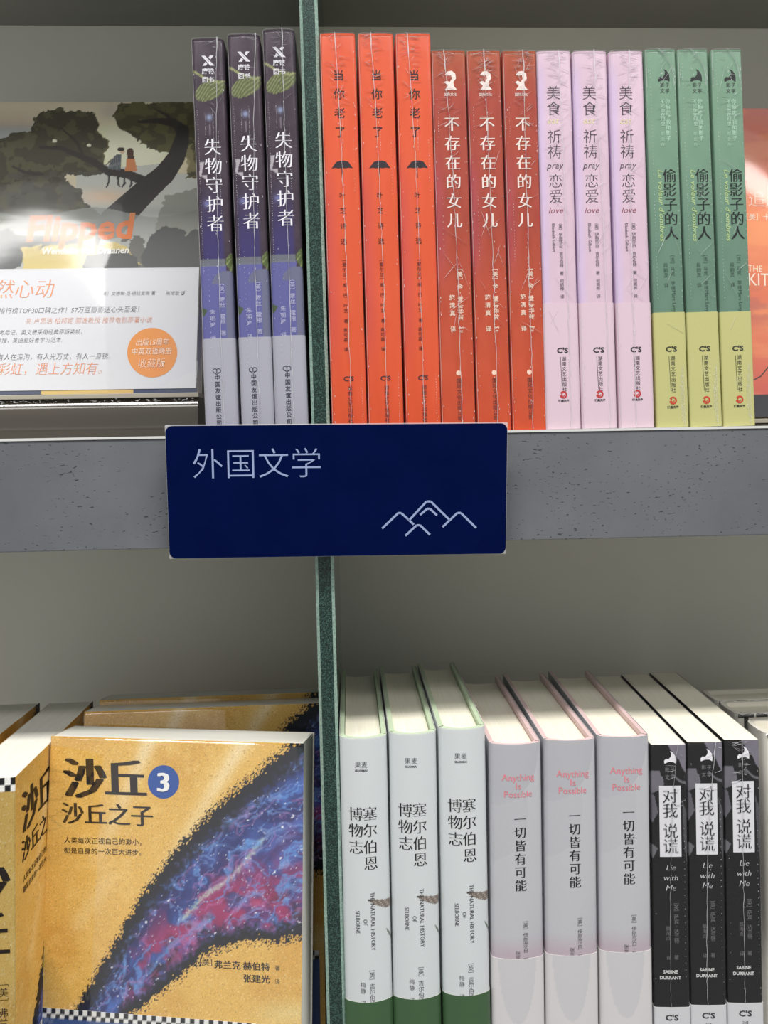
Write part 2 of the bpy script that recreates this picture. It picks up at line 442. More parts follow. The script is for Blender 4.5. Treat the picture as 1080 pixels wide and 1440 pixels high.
def film(w, dep, h, bulge, r, parent, mat=None, offs=.0005, front=False, fin=0.0):
    """shrink film all round the book, its top corners drawn in a little"""
    prof = []
    W = w / 2 + offs
    ns = 14
    prof.append((W, dep + offs)); prof.append((W, r))
    for x in np.linspace(W * .96, -W * .96, ns): prof.append((x, float(spine_y(np.array([x]), 2 * W, bulge, r)[0]) - offs))
    prof.append((-W, r)); prof.append((-W, dep + offs))
    n = len(prof); rings = []
    for z, k in ((-.0000, 0), (h * .5, 0), (h - .0022, 0), (h - .0006, .0004), (h + .0007, .0022)):
        rings.append([(x * (1 - k / W * .9), y + (k if y < dep * .5 else -k), z) for x, y in prof])
    V = [p for rg in rings for p in rg]; Fc = []
    for a_ in range(len(rings) - 1):
        for i in range(n): Fc.append([a_ * n + i, (a_ + 1) * n + i, (a_ + 1) * n + (i + 1) % n, a_ * n + (i + 1) % n])
    Fc.append([(len(rings) - 1) * n + i for i in range(n)][::-1])
    me = mesh('shrink_film', V, Fc, [mat or M_FILM], smooth=[True] * (len(Fc) - 1) + [False])
    return new_obj('shrink_film', me, parent)

def seam(w, h, bulge, r, parent, seed, x_top=.5, x_bot=.55, wiggle=1.0, creases=26, dots=0, strong=1.0, zlow=0.0, rim=True, col=None, extra=(), streaks=0):
    """welded film seam with the creases that gather along it, plus pale slivers, beads and dots painted as film glints"""
    R = random.Random(seed); V = []; Fc = []
    def sy(x): return float(spine_y(np.array([x]), w, bulge, r)[0]) - .0006
    def strip(pts, wd, lift=.0003):
        b0 = len(V); m = len(pts)
        for i, (x, z) in enumerate(pts):
            a_ = pts[max(0, i - 1)]; b_ = pts[min(m - 1, i + 1)]
            dx, dz = b_[0] - a_[0], b_[1] - a_[1]; l = math.hypot(dx, dz) or 1
            k = wd[i] if isinstance(wd, list) else wd
            nx, nz_ = -dz / l * k / 2, dx / l * k / 2
            y = sy(max(-w / 2, min(w / 2, x)))
            V.extend([(x + nx, y, z + nz_), (x, y - lift, z), (x - nx, y, z - nz_)])
        for i in range(m - 1):
            q = b0 + 3 * i
            Fc.append((q, q + 1, q + 4, q + 3)); Fc.append((q + 1, q + 2, q + 5, q + 4))
    n = 46; pts = []; wd = []
    xa = (x_top - .5) * w; xb = (x_bot - .5) * w
    for i in range(n + 1):
        t = i / n; bend = 1 - (1 - t) ** 3
        pts.append((xa + (xb - xa) * bend + R.gauss(0, .00014 * wiggle), h + .0006 - t * (h - zlow)))
        wd.append(.00030 * strong * R.uniform(.7, 1.5) * (1.6 if t < .06 else 1))
    strip(pts, wd)
    for k in range(creases):   # short folds near the top, coloured pale to stand in for sparkle
        t = R.random() ** 2.2; z = h - .0005 - t * .040; side = R.choice((-1, 1))
        xs_ = xa + (xb - xa) * (1 - (1 - (h - z) / h) ** 3) + side * R.uniform(0, .1) * w
        ln = R.uniform(.0015, .006); an = R.uniform(-.5, 1.1)
        q = [(xs_ + side * ln * math.cos(an) * i / 3, z + ln * math.sin(an) * i / 3 + R.gauss(0, .0001)) for i in range(4)]
        if max(abs(p[0]) for p in q) > w / 2 - .0006 or max(p[1] for p in q) > h: continue
        k_ = R.uniform(.00005, .00019) * strong; strip(q, [k_, k_ * 1.3, k_, k_ * .15], .00015)
    for k in range(int(creases * 1.4)):  # pale beads painted as film sparkles, down the seam and both spine edges
        lane = R.choice((0, 0, 1, 2)); z = R.uniform(zlow + .004, h - .01)
        if lane == 0: x = xa + (xb - xa) * (1 - (z / h) ** 3) + R.gauss(0, .0006)
        elif lane == 1: x = w * .44 + R.gauss(0, .0003)
        else: x = -w * .43 + R.gauss(0, .0004)
        if abs(x) > w / 2 - .0004: continue
        k_ = R.uniform(.0001, .0004) * strong; strip([(x, z + k_ * 1.6), (x + R.gauss(0, .0002), z), (x, z - k_ * 1.6)], [k_ * .3, k_, k_ * .3], .0001)
    for k in range(streaks):   # long slack folds slanting across the film
        x = R.uniform(-.35, .25) * w; z = R.uniform(.25, .97) * h; ln = R.uniform(.006, .017); an = R.choice((-1, 1)) * R.uniform(.5, 1.35)
        q = [(x + ln * math.cos(an) * i / 5 + R.gauss(0, .00012), z + ln * math.sin(an) * i / 5) for i in range(6)]
        q = [p for p in q if abs(p[0]) < w / 2 - .0008 and p[1] < h - .001]
        if len(q) > 2: k_ = R.uniform(.00006, .00018); strip(q, [k_ * (.3 + math.sin(math.pi * i / (len(q) - 1))) for i in range(len(q))], .00012)
    for (x0_, za, zb_, cnt) in extra:   # dotted vent rows, and rows of pale dots painted as film glints
        for i in range(cnt):
            z = h - (za + (zb_ - za) * i / cnt) * MPP + R.gauss(0, .0001); x = (x0_ - .5) * w + R.gauss(0, .00008); k_ = R.uniform(.00012, .0003)
            strip([(x, z + k_), (x, z), (x, z - k_ * 1.2)], [k_ * .5, k_, k_ * .4], .0001)
    if rim:
        strip([(-w / 2 + .0005 + (w - .001) * i / 14, h + .0002 + R.gauss(0, .00012)) for i in range(15)], .0003 * strong)
        strip([(-w / 2 + .0004 + R.gauss(0, .00004), h - i * (h - zlow) / 30) for i in range(31)], .00022 * strong)
    me = mesh('film_seam_glints', V, Fc, [col or M_FILM_EDGE])
    o = new_obj('film_seam_glints', me, parent); o['kind'] = 'stuff'; return o

def mapper_spine(w, h, bulge, r, mpp=MPP, offs=0.0):
    def f(s, t, L):
        x = s * mpp - w / 2; z = h - t * mpp
        y = spine_y(np.clip(x, -w / 2, w / 2), w, bulge, r) - offs - .00012 - .00003 * L
        return np.stack([x, y, z], 1)
    return f
def mapper_front(w, h, mpp, offs=0.0):
    def f(s, t, L):
        return np.stack([np.full(len(s), w / 2 + offs + .00012) + .00003 * L, s * mpp, h - t * mpp], 1)
    return f

class Kind: pass
def make_kind(name, label, cat_, wpx, h, dep, style, paint, cover_mat=M_PAINT, bulge=0.0, r=.0012, ns=24, nz=None, board=None, nf=1, nb=1, page=PG_CREAM):
    root = thing(name, label, 'book'); w = wpx * MPP
    nz = nz or int(h / .0009)
    if style == 'paper':
        page_block(w, dep, h, .0005, bulge, r, page, 0, root)
        ushell('cover', w, dep, 0, h, .0004, bulge, r, cover_mat, paint, nz, ns, nf, nb, 0, root)
    else:
        page_block(w, dep, h, .0030, bulge, r, page, .0035, root)
        ushell('case_boards', w - .0008, dep - .0004, .0003, h - .0002, .0023, bulge, r, board, None, 1, 12, 1, 1, 0, root)
        ushell('dust_jacket', w, dep, 0, h, .00025, bulge, r, cover_mat, paint, nz, ns, nf, nb, 0, root)
    return root

# ---------------- place a row of one kind from the corner pixels of each copy
ORD = {}
def place(proto, insts, plane, wpx, zbase, h, labels, group, first, yaws=None):
    for i, (xl, xr, yt, xlb, xrb, yb) in enumerate(insts):
        o = proto if i == 0 else copy_tree(proto)
        top = unproj((xl + xr) / 2, yt, plane); bot = unproj((xlb + xrb) / 2, yb, plane)
        k = (top.x - bot.x) / (top.z - bot.z)
        o.rotation_euler = (0, math.atan(k), math.radians(-(yaws[i] if yaws else 0)))
        o.location = (top.x - k * (top.z - zbase), plane, zbase)
        o['label'] = labels[i]; o['group'] = group
        first.append(o)

def spx(x, y, ref, t0, sl): return (x - ref - sl * (y - t0), y - t0)

def vertical_print(D_, items, ref, t0, sl):
    for it in items:
        s_, x, y = it[0], it[1], it[2]; kw = dict(it[4]) if len(it) > 4 else {}
        a_, b_ = spx(x, y, ref, t0, sl)
        D_.text(s_, a_, b_, it[3], **kw)
SONG = .024
def V_(**k): k.setdefault('mode', 'v'); return k

# ==== dark purple paperbacks
def build_purple():
    ref, t0, sl = 269, 50, .036; wpx = 45.0; h = .2115; w = wpx * MPP
    def paint(face, u, v):
        x = ref + np.where(face == 1, u, np.where(face == 0, w + u, -u)) / MPP; y = t0 + (h - v) / MPP
        c = np.tile(np.array([60., 48., 60.]), (len(u), 1))
        n = fbm(x * .08, y * .08, 3)
        c += (n[:, None] - .5) * 22
        P(c, sst(230, 350, y) * sst(308, 300, x) * sst(268, 280, x), (56, 50, 108), .85)
        # leaf
        ex = (x - 293) / 21; ey = (y - 122 + 6 * ex) / 14
        leaf = (ex ** 2 + ey ** 2 + .25 * (fbm(x * .3, y * .3, 5) - .5)) < 1
        vein = np.abs(np.sin((x + y * .9 + 2 * np.sin(x * .2)) * .55)) 
        P(c, leaf, (88, 94, 62)); P(c, leaf & (vein < .35), (140, 145, 100), .8)
        P(c, stroke(x, y, [(270, 94), (285, 104), (305, 112), (318, 106)], 1.6, 1.2), (135, 138, 95))
        d = np.hypot(x - 291, y - 160); P(c, np.exp(-(d / 4.5) ** 2), (150, 170, 210), .8)
        d = np.hypot(x - 283, y - 280); P(c, np.exp(-(d / 5) ** 2), (140, 150, 215), .6)
        P(c, inpoly(x, y, [(275, 222), (281, 222), (277, 240), (285, 240), (284, 247), (274, 240)]), (190, 185, 190), .8)
        P(c, inpoly(x, y, [(290, 170), (292, 170), (292, 185), (290, 185)]), (200, 200, 210), .3)
        # lower lilac panel under a rounded arch
        arch = (y > 366) & (x < 306)
        arch2 = ((x - 306) / 20.) ** 2 + ((y - 392) / 18.) ** 2 < 1
        arch2 = (arch2 & (y < 392)) | ((y >= 392) & (x >= 306) & (x < 326)) | ((y >= 375) & (x >= 304) & (x < 306))
        P(c, arch, (92, 92, 148)); P(c, arch2, (102, 104, 130))
        P(c, (y > 357) & (y < 367) & (x < 305), (112, 118, 118), .8)
        lf = (((x - 317) / 11) ** 2 + ((y - 362) / 13) ** 2 + .5 * (fbm(x * .5, y * .5, 9) - .5)) < 1
        P(c, lf, (84, 96, 58)); P(c, lf & (np.abs(np.sin(np.arctan2(y - 352, x - 317) * 7)) < .3), (140, 150, 100), .8)
        P(c, (((x - 327) / 6) ** 2 + ((y - 340) / 14) ** 2) < 1, (150, 62, 74))
        P(c, inpoly(x, y, [(270, 424), (278, 428), (274, 436), (270, 436)]), (70, 85, 60))
        return c
    root = make_kind('paperback_book', 'x', 'book', wpx, h, .142, 'paper', paint, M_SATIN, bulge=.0008, r=.0022, ns=44, nz=330, nf=10)
    mp = mapper_spine(w, h, .0008, .0022)
    d = Decal(); W_ = V_(song=.020, weight=.004)
    vertical_print(d, [('失物守护者', 297.5, 201, 25, V_(song=.022, pitch=26.6))], ref, t0, sl - .012)
    d.build('title_lettering', mp, ink((226, 224, 232)), root)
    d = Decal()
    x, y = spx(293, 81, ref, t0, sl)
    d.poly([(x - 9, y - 7), (x - 4, y - 7), (x + 9, y + 7), (x + 3, y + 7)])
    d.poly([(x + 3, y - 7), (x + 8, y - 7), (x + 3.5, y - 1.5), (x + 1, y - 4.2)]); d.poly([(x - 8, y + 7), (x - 3, y + 7), (x - .8, y + 4), (x - 3.6, y + 1.6)])
    vertical_print(d, [('磨铁', 293, 95.5, 8.6, dict(mode='h', weight=.02)), ('图书', 293.5, 107.5, 8.6, dict(mode='h', weight=.02))], ref, t0, sl)
    d.build('publisher_emblem', mp, ink((205, 203, 210)), root)
    d = Decal()
    vertical_print(d, [('（英）露丝·霍根 著', 311.5, 391, 7.6, V_(weight=.01, pitch=7.7)), ('朱明晔 译', 299, 431, 7.4, V_(weight=.01, pitch=9))], ref, t0, sl)
    d.build('author_lettering', mp, ink((168, 168, 200)), root)
    zb = h - (468 - t0) * MPP
    band = ushell('paper_band', w, .135, .0002, zb, .0002, .0008, .0022, M_SATIN, const((160, 160, 172)), 6, 20, 1, 1, .0003, root)
    d = Decal(); x, y = spx(304.5, 513, ref, t0, sl)
    d.ring(x - 2.4, y, 3.4, .8, 60, 330); d.ring(x + 2.4, y, 3.4, .8, -150, 120); d.line([(x - 4, y + 2), (x, y + 5), (x + 4, y + 2)], .8); d.line([(x, y - 2), (x, y + 3)], 1)
    vertical_print(d, [('中国友谊出版公司', 305.5, 522.5, 8, V_(pitch=9, weight=.012))], ref, t0, sl)
    d.build('publisher_lettering', mapper_spine(w, h, .0008, .0022, offs=.0003), ink((52, 52, 66)), band)
    film(w, .142, h, .0008, .0022, root)
    return root, w, h
pu, w_, h_ = build_purple()
insts = [(269, 313, 50, 289, 335, 601), (320, 363, 45, 340, 386, 601), (369, 413, 37.5, 387.5, 433, 601)]
rows = []
place(pu, insts, 0, 45, ZT, h_, ['leftmost dark purple paperback with lavender base, next to the face-out cover',
      'middle dark purple paperback with lavender base of the three left of the glass divider',
      'dark purple paperback with lavender base directly against the glass divider'], 'dark purple paperbacks on the upper shelf', rows)
for i, o in enumerate(rows):
    if i: o.scale = (1, 1, 1 + (0.011, .0235)[i - 1])
    seam(w_, h_, .0008, .0022, o, 11 + i, x_top=(.82, .9, .62)[i], x_bot=.58, creases=22, strong=.9,
         extra=((.36, 105, 140, 14), (.60, 100, 150, 26), (.42, 330, 350, 4), (.13, 100, 330, 70), (.75, 130, 260, 40), (.28, 300, 460, 22)))
purple = rows

# ==== orange paperbacks
def build_orange():
    ref, t0, sl = 449, 38, .032; wpx = 49.5; h = (597 - 38) * MPP * 1.003; w = wpx * MPP
    def paint(face, u, v):
        x = u / MPP; y = t0 + (h - v) / MPP
        c = np.tile(np.array([210., 85., 51.]), (len(u), 1))
        P(c, sst(24, 4, x) * sst(180, 300, y) * sst(560, 430, y), (188, 72, 74), .55)  # pinkish reflection painted into the left side of the spine
        P(c, sst(400, 600, y), (206, 74, 34), .6)
        c += ((fbm(x * .1, y * .02, 4) - .5) * 12)[:, None]
        return c
    root = make_kind('paperback_book', 'x', 'book', wpx, h, .14, 'paper', paint, M_SATIN, bulge=.0004, r=.0012, ns=20, nz=120)
    mp = mapper_spine(w, h, .0004, .0012); dark = ink((58, 18, 20))
    d = Decal()
    vertical_print(d, [('当你老了', 475.5, 96, 16, V_(pitch=26.6, weight=.008))], ref, t0, sl)
    d.build('title_lettering', mp, dark, root)
    d = Decal(); x, y = spx(480.5, 222, ref, t0, sl)
    d.poly([(x - 15, y + 5), (x - 8, y - 4), (x - 3, y - 5.5), (x + 4, y - 5.5), (x + 9, y - 4), (x + 15, y + 5), (x + 9, y + 4), (x + 4, y + 5), (x, y + 4), (x - 5, y + 5), (x - 10, y + 4)])
    d.line([(x - .3, y + 4), (x - .2, y + 19)], 1.0)
    d.build('umbrella_emblem', mp, ink((42, 28, 38)), root)
    d = Decal()
    vertical_print(d, [('叶芝诗选', 481, 265, 9, V_(pitch=21.5)), ('［爱尔兰］威·巴·叶芝 著', 483.5, 355, 6.2, V_(pitch=7.2)), ('袁可嘉 译', 485.5, 454, 6, V_(pitch=6.8))], ref, t0, sl)
    d.build('author_lettering', mp, dark, root)
    d = Decal()
    vertical_print(d, [("C'S", 490, 522.5, 9, dict(mode='h', weight=.03, sx=1.2)), ('湖南文艺出版社', 491.5, 536, 7.2, V_(pitch=7.6))], ref, t0, sl)
    d.build('publisher_lettering', mp, ink((78, 36, 40)), root)
    film(w, .14, h, .0004, .0012, root)
    return root, w, h
og, w_, h_ = build_orange()
rows = []
place(og, [(448.5, 499.5, 38.5, 467, 516.5, 598), (502, 553, 38.5, 518.5, 568, 598), (555, 605.5, 39, 571.5, 620.5, 598)], 0, 50, ZT, h_,
      ['bright orange paperback touching the right side of the glass divider', 'middle one of the three bright orange paperbacks with black umbrella mark', 'rightmost bright orange paperback, beside the brick red ones'],
      'orange paperbacks on the upper shelf', rows)
for i, o in enumerate(rows):
    seam(w_, h_, .0004, .0012, o, 31 + i, x_top=(.42, .36, .34)[i], x_bot=(.56, .54, .52)[i], creases=46, strong=.95,
         extra=((.56, 105, 165, 26), (.86, 150, 230, 18), (.88, 480, 560, 22)))
orange = rows

# ==== brick red paperbacks
def build_red():
    ref, t0, sl = 606.5, 64, .027; wpx = 48; h = (600 - 63) * MPP; w = wpx * MPP
    def paint(face, u, v):
        x = u / MPP; y = t0 + (h - v) / MPP
        k = np.stack([np.interp(y, [60, 130, 300, 420, 600], q) for q in ([164, 158, 158, 176, 194], [78, 66, 66, 72, 74], [48, 52, 50, 48, 40])], 1)
        P(k, sst(22, 0, x) * sst(180, 260, y) * sst(420, 330, y), (165, 72, 92), .6)
        k += ((fbm(x * .12, y * .03, 8) - .5) * 16)[:, None]
        return k
    root = make_kind('paperback_book', 'x', 'book', wpx, h, .14, 'paper', paint, M_SATIN, bulge=.0003, r=.0009, ns=20, nz=120)
    mp = mapper_spine(w, h, .0003, .0009); wh = ink((228, 212, 206))
    d = Decal()
    vertical_print(d, [('不存在的女儿', 635.5, 167, 22.5, V_(pitch=27.2, song=.022, weight=.006))], ref, t0, sl)
    d.build('title_lettering', mp, wh, root)
    d = Decal(); x, y = spx(632.5, 105, ref, t0, sl)
    d.poly([(x - 7, y - 7), (x - 3, y - 12), (x + 3, y - 13), (x + 8, y - 9), (x + 9, y - 2), (x + 5, y + 3), (x + 6, y + 9), (x + 10, y + 14), (x - 7, y + 14), (x - 3, y + 8), (x - 8, y + 3), (x - 4, y + 1), (x, y + 3), (x + 3, y - 2), (x + 2, y - 7), (x - 2, y - 6)])
    vertical_print(d, [('国际文化', 633.5, 125.5, 4.6, dict(mode='h', weight=.01))], ref, t0, sl)
    d.build('portrait_emblem', mp, wh, root)
    d = Decal()
    vertical_print(d, [('［美］金·爱德华兹 著', 646, 371, 8.4, V_(pitch=8.7, weight=.022)), ('施清真 译', 635.5, 412, 8.2, V_(pitch=11.2, weight=.018))], ref, t0, sl)
    d.build('author_lettering', mp, ink((224, 196, 178)), root)
    d = Decal(); x, y = spx(644.5, 519, ref, t0, sl); d.disc(x, y, 3.6, n=12)
    d.build('round_emblem', mp, ink((232, 200, 180)), root)
    d = Decal(); vertical_print(d, [('国际文化出版公司', 645, 530, 7.2, V_(pitch=7.6))], ref, t0, sl)
    d.build('publisher_lettering', mp, ink((84, 44, 42)), root)
    film(w, .14, h, .0003, .0009, root)
    return root, w, h
rd, w_, h_ = build_red()
rows = []
place(rd, [(606.5, 653.5, 64, 621, 669.5, 600), (655, 703.5, 61.5, 671.5, 719.5, 602), (705, 754, 61, 721.5, 768, 603)], 0, 48, ZT, h_,
      ['leftmost brick red paperback, next to the bright orange ones', 'middle brick red paperback with white portrait emblem, between two alike', 'rightmost brick red paperback, touching the pale pink ones'],
      'brick red paperbacks on the upper shelf', rows)
for i, o in enumerate(rows):
    seam(w_, h_, .0003, .0009, o, 51 + i, x_top=(.35, .5, .62)[i], x_bot=.60, creases=60, strong=1.0, wiggle=1.6, streaks=10, extra=((.2, 200, 300, 12 + 6 * i), (.15, 80, 125, 12)))
red = rows

# ==== pale pink paperbacks
def build_pink():
    ref, t0, sl = 754, 66, .028; wpx = 49.5; h = (603 - 66) * MPP; w = wpx * MPP
    def paint(face, u, v):
        x = u / MPP; y = t0 + (h - v) / MPP
        c = np.tile(np.array([206., 180., 196.]), (len(u), 1))
        P(c, sst(16, 2, x) * sst(60, 120, y), (196, 176, 214), .7)
        c += ((fbm(x * .06, y * .03, 18) - .5) * 14)[:, None]
        return c
    root = make_kind('paperback_book', 'x', 'book', wpx, h, .14, 'paper', paint, M_SATIN, bulge=.0006, r=.0016, ns=20, nz=110)
    mp = mapper_spine(w, h, .0006, .0016); dk = ink((56, 50, 62))
    d = Decal()
    vertical_print(d, [('美食', 778, 125, 21.5, V_(pitch=22.5, song=.006)), ('祈祷', 779.5, 187, 21.5, V_(pitch=21.5, song=.006)), ('恋爱', 781.5, 250, 21.5, V_(pitch=22, song=.006))], ref, t0, sl)
    d.build('title_lettering', mp, dk, root)
    d = Decal(); vertical_print(d, [('pray', 781, 228, 12.5, dict(mode='h', shear=.25, weight=-.006, sx=1.05))], ref, t0, sl); d.build('script_word', mp, dk, root)
    d = Decal(); vertical_print(d, [('love', 782, 292, 11.5, dict(mode='h', shear=.3, weight=-.004, sx=1.1))], ref, t0, sl); d.build('script_word', mp, ink((140, 70, 88)), root)
    d = Decal(); vertical_print(d, [('eat', 778, 165, 12, dict(mode='h', shear=.25, sx=1.1))], ref, t0, sl); d.build('script_word', mp, ink((216, 206, 160)), root)
    d = Decal()
    vertical_print(d, [('（美）伊丽莎白·吉尔伯特 著 何佩桦 译', 788.5, 310, 6.0, V_(pitch=5.5)), ('Elizabeth Gilbert', 779, 331, 6, dict(mode='r'))], ref, t0, sl)
    d.build('author_lettering', mp, ink((84, 76, 92)), root)
    band = ushell('paper_band', w, .136, .0002, h - (424 - t0) * MPP, .0002, .0006, .0016, M_SATIN, const((210, 186, 198)), 4, 20, 1, 1, .0003, root)
    d = Decal()
    vertical_print(d, [("C'S", 791.5, 491, 10, dict(mode='h', weight=.035, sx=1.2)), ('湖南文艺出版社', 793.5, 503, 6.8, V_(pitch=7.2)), ('博集天卷', 793.5, 562.5, 3.9, dict(mode='h', weight=.03))], ref, t0, sl)
    x, y = spx(789, 500, ref, t0, sl); d.line([(x - .5, y), (x + 1, y + 46)], .6)
    d.build('publisher_lettering', mapper_spine(w, h, .0006, .0016, offs=.0003), ink((50, 44, 54)), band)
    d = Decal(); x, y = spx(793, 554, ref, t0, sl); d.ring(x, y, 5.4, 2.2, -150, 170); d.ring(x - .6, y, 2.6, 1.2, 0, 250)
    d.build('round_emblem', mapper_spine(w, h, .0006, .0016, offs=.0003), ink((186, 52, 52)), band)
    film(w, .14, h, .0006, .0016, root)
    return root, w, h
pk, w_, h_ = build_pink()
rows = []
place(pk, [(754.5, 802, 66, 768.5, 816.5, 603.5), (804, 853.5, 66.5, 818.5, 868.5, 603), (855, 904.5, 65.5, 870.5, 922, 602.5)], 0, 49, ZT, h_,
      ['leftmost pale pink paperback, beside the brick red ones', 'middle pale pink paperback with wrinkled film over its spine', 'rightmost pale pink paperback, beside the green ones'],
      'pale pink paperbacks on the upper shelf', rows)
for i, o in enumerate(rows):
    seam(w_, h_, .0006, .0016, o, 71 + i, x_top=(.62, .6, .58)[i], x_bot=(.72, .78, .46)[i], creases=44, strong=1.0, wiggle=1.2, streaks=(26, 18, 16)[i])
pink = rows

# ==== green and yellow paperbacks
def build_green():
    ref, t0, sl = 998, 60, .036; wpx = 44.5; h = (600 - 60) * MPP; w = wpx * MPP
    def paint(face, u, v):
        x = u / MPP; y = t0 + (h - v) / MPP
        c = np.tile(np.array([112., 144., 122.]), (len(u), 1))
        P(c, sst(150, 400, y), (92, 122, 106), .8)
        c += ((fbm(x * .08, y * .04, 28) - .5) * 10)[:, None]
        return c
    root = make_kind('paperback_book', 'x', 'book', wpx, h, .14, 'paper', paint, M_SATIN, bulge=.0003, r=.0008, ns=20, nz=110)
    mp = mapper_spine(w, h, .0003, .0008); bk = ink((30, 40, 38))
    d = Decal(); vertical_print(d, [('偷影子的人', 1034, 240, 21, V_(pitch=20.6, song=.020, weight=.004))], ref, t0, sl); d.build('title_lettering', mp, ink((22, 30, 30)), root)
    d = Decal(); x, y = spx(1025.5, 97, ref, t0, sl); d.crescent(x, y, 1.0); d.build('bird_emblem', mp, ink((24, 30, 30)), root)
    d = Decal(); vertical_print(d, [('影子', 1027, 110.5, 6.8, dict(mode='h', spacing=1.15)), ('文学', 1027, 119, 6.8, dict(mode='h', spacing=1.15))], ref, t0, sl); d.build('series_lettering', mp, bk, root)
    d = Decal(); vertical_print(d, [('你偷走了我的影子', 1031, 134, 7.6, V_(pitch=7.5, weight=.02)), ('不论你在哪里', 1023.5, 134, 6.4, V_(pitch=6.4, weight=.02)), ('都会在', 1024, 180, 6, V_(pitch=8))], ref, t0, sl); d.build('quote_lettering', mp, ink((156, 190, 168)), root)
    d = Decal(); vertical_print(d, [("Le voleur d'ombres", 1022.5, 283, 12.4, dict(mode='r', shear=.2, weight=.016, sy=.8, sx=1.05))], ref, t0, sl); d.build('foreign_title_lettering', mp, ink((158, 182, 128)), root)
    d = Decal(); vertical_print(d, [('［法］马克·李维（', 1038, 353, 6.6, V_(pitch=6.8)), ('Marc Levy', 1041, 420, 7.5, dict(mode='r')), ('段韵灵 译', 1028.5, 368, 6.8, V_(pitch=7.2))], ref, t0, sl); d.build('author_lettering', mp, ink((58, 84, 74)), root)
    band = ushell('paper_band', w, .136, .0002, h - (435.5 - t0) * MPP, .0002, .0003, .0008, M_SATIN, const((184, 182, 122)), 4, 20, 1, 1, .0003, root)
    mpb = mapper_spine(w, h, .0003, .0008, offs=.0003)
    d = Decal()
    vertical_print(d, [("C'S", 1036.5, 488, 10, dict(mode='h', weight=.035, sx=1.2)), ('湖南文艺出版社', 1038.5, 501, 7.0, V_(pitch=7.6)), ('博集天卷', 1039, 571, 4.2, dict(mode='h', weight=.03))], ref, t0, sl)
    x, y = spx(1033, 498, ref, t0, sl); d.line([(x, y), (x + 1.2, y + 50)], .6)
    d.build('publisher_lettering', mpb, ink((52, 54, 44)), band)
    d = Decal(); x, y = spx(1039, 561.5, ref, t0, sl); d.ring(x, y, 5.6, 2.2, -150, 170); d.ring(x - .6, y, 2.8, 1.3, 0, 250)
    d.build('round_emblem', mpb, ink((190, 62, 42)), band)
    film(w, .14, h, .0003, .0008, root)
    return root, w, h
gn, w_, h_ = build_green()
rows = []
place(gn, [(905.5, 950, 62.5, 924, 969, 602), (951, 995, 61.5, 971, 1016, 601.5), (998, 1043, 60, 1018, 1062, 601)], 0, 45, ZT, h_,
      ['leftmost green paperback with yellow base, beside the pale pink ones', 'middle green paperback with yellow base of the three on the right', 'rightmost green paperback with yellow base, beside the orange face-out cover'],
      'green and yellow paperbacks on the upper shelf', rows)
for i, o in enumerate(rows):
    seam(w_, h_, .0003, .0008, o, 91 + i, x_top=(.4, .38, .5)[i], x_bot=.9, creases=14, strong=.8, zlow=h_ * .9, rim=True,
         extra=((.14, 15, 360, 70), (.93, 30, 380, 40), (.84, 455, 535, 60), (.80, 465, 530, 46), (.88, 450, 540, 60), (.77, 480, 515, 20)), streaks=7)  # dense right-hand dots paint a film glint over the yellow band
green = rows

# ==== lower shelf ---------------------------------------------------------------
ZLB = ZLOW
def ztop(x, y, Y=0): return unproj(x, y, Y).z
# white hardcovers with green band
def build_white():
    ref, t0, sl = 478, 1035, .020; wpx = 66.5; h = ztop(510, 1034) - ZLB; w = wpx * MPP; bu, r = .0040, .002
    def paint(face, u, v):
        x = u / MPP; y = t0 + (h - v) / MPP
        c = np.tile(np.array([204., 209., 211.]), (len(u), 1))
        P(c, sst(1038, 1034.5, y), (222, 232, 214))
        m = face == 1; q = x + ref
        tail = inpoly(q, y, [(511, 1261), (519, 1260), (535, 1264), (552, 1266), (552, 1277), (538, 1276), (525, 1270)]) & m
        P(c, tail, (120, 108, 100)); P(c, tail & (np.abs(np.sin((y - q * .18) * 1.3)) < .35), (176, 168, 160), .8); P(c, tail & (q < 516), (60, 52, 50))
        P(c, inpoly(q, y, [(537, 1304), (541, 1309), (547, 1326), (544, 1322)]) & m, (92, 104, 92))
        return c
    brd = base_mat('pale_green_board', (196, 214, 182), .6)
    root = make_kind('hardcover_book', 'x', 'book', wpx, h, .132, 'hard', paint, M_SATIN, bulge=bu, r=r, ns=90, nz=420, board=brd, page=PG_CREAM)
    mp = mapper_spine(w, h, bu, r); bk = ink((18, 18, 20))
    d = Decal(); vertical_print(d, [('塞尔伯恩', 520.5, 1141, 21, V_(pitch=23, song=.020)), ('博物志', 500.5, 1141, 21, V_(pitch=23, song=.020))], ref, t0, sl); d.build('title_lettering', mp, bk, root)
    d = Decal(); vertical_print(d, [('果麦', 508.3, 1072.5, 9.2, dict(mode='h', song=.008)), ('GUOMAI', 508.3, 1080.5, 4, dict(mode='h', weight=.03, sx=1.1))], ref, t0, sl); d.build('publisher_lettering', mp, ink((50, 52, 56)), root)
    d = Decal(); vertical_print(d, [('THE NATURAL HISTORY', 524.5, 1291, 8.6, dict(mode='r', song=.012, sx=.86)), ('OF', 514, 1292, 8, dict(mode='r', song=.012, sx=.86)), ('SELBORNE', 503.5, 1292, 8, dict(mode='r', song=.012, sx=.86))], ref, t0, sl); d.build('foreign_title_lettering', mp, ink((62, 62, 66)), root)
    d = Decal(); vertical_print(d, [('［英］吉尔伯特', 523, 1357.5, 8.6, V_(pitch=8, song=.008)), ('梅静 译', 510.5, 1379, 8, V_(pitch=8.6, song=.008))], ref, t0, sl); d.build('author_lettering', mp, ink((44, 44, 48)), root)
    ushell('paper_band', w, .128, .0002, h - (1403.5 - t0) * MPP, .0002, bu, r, M_SATIN, const((56, 88, 54)), 3, 24, 1, 1, .0003, root)
    return root, w, h, bu, r
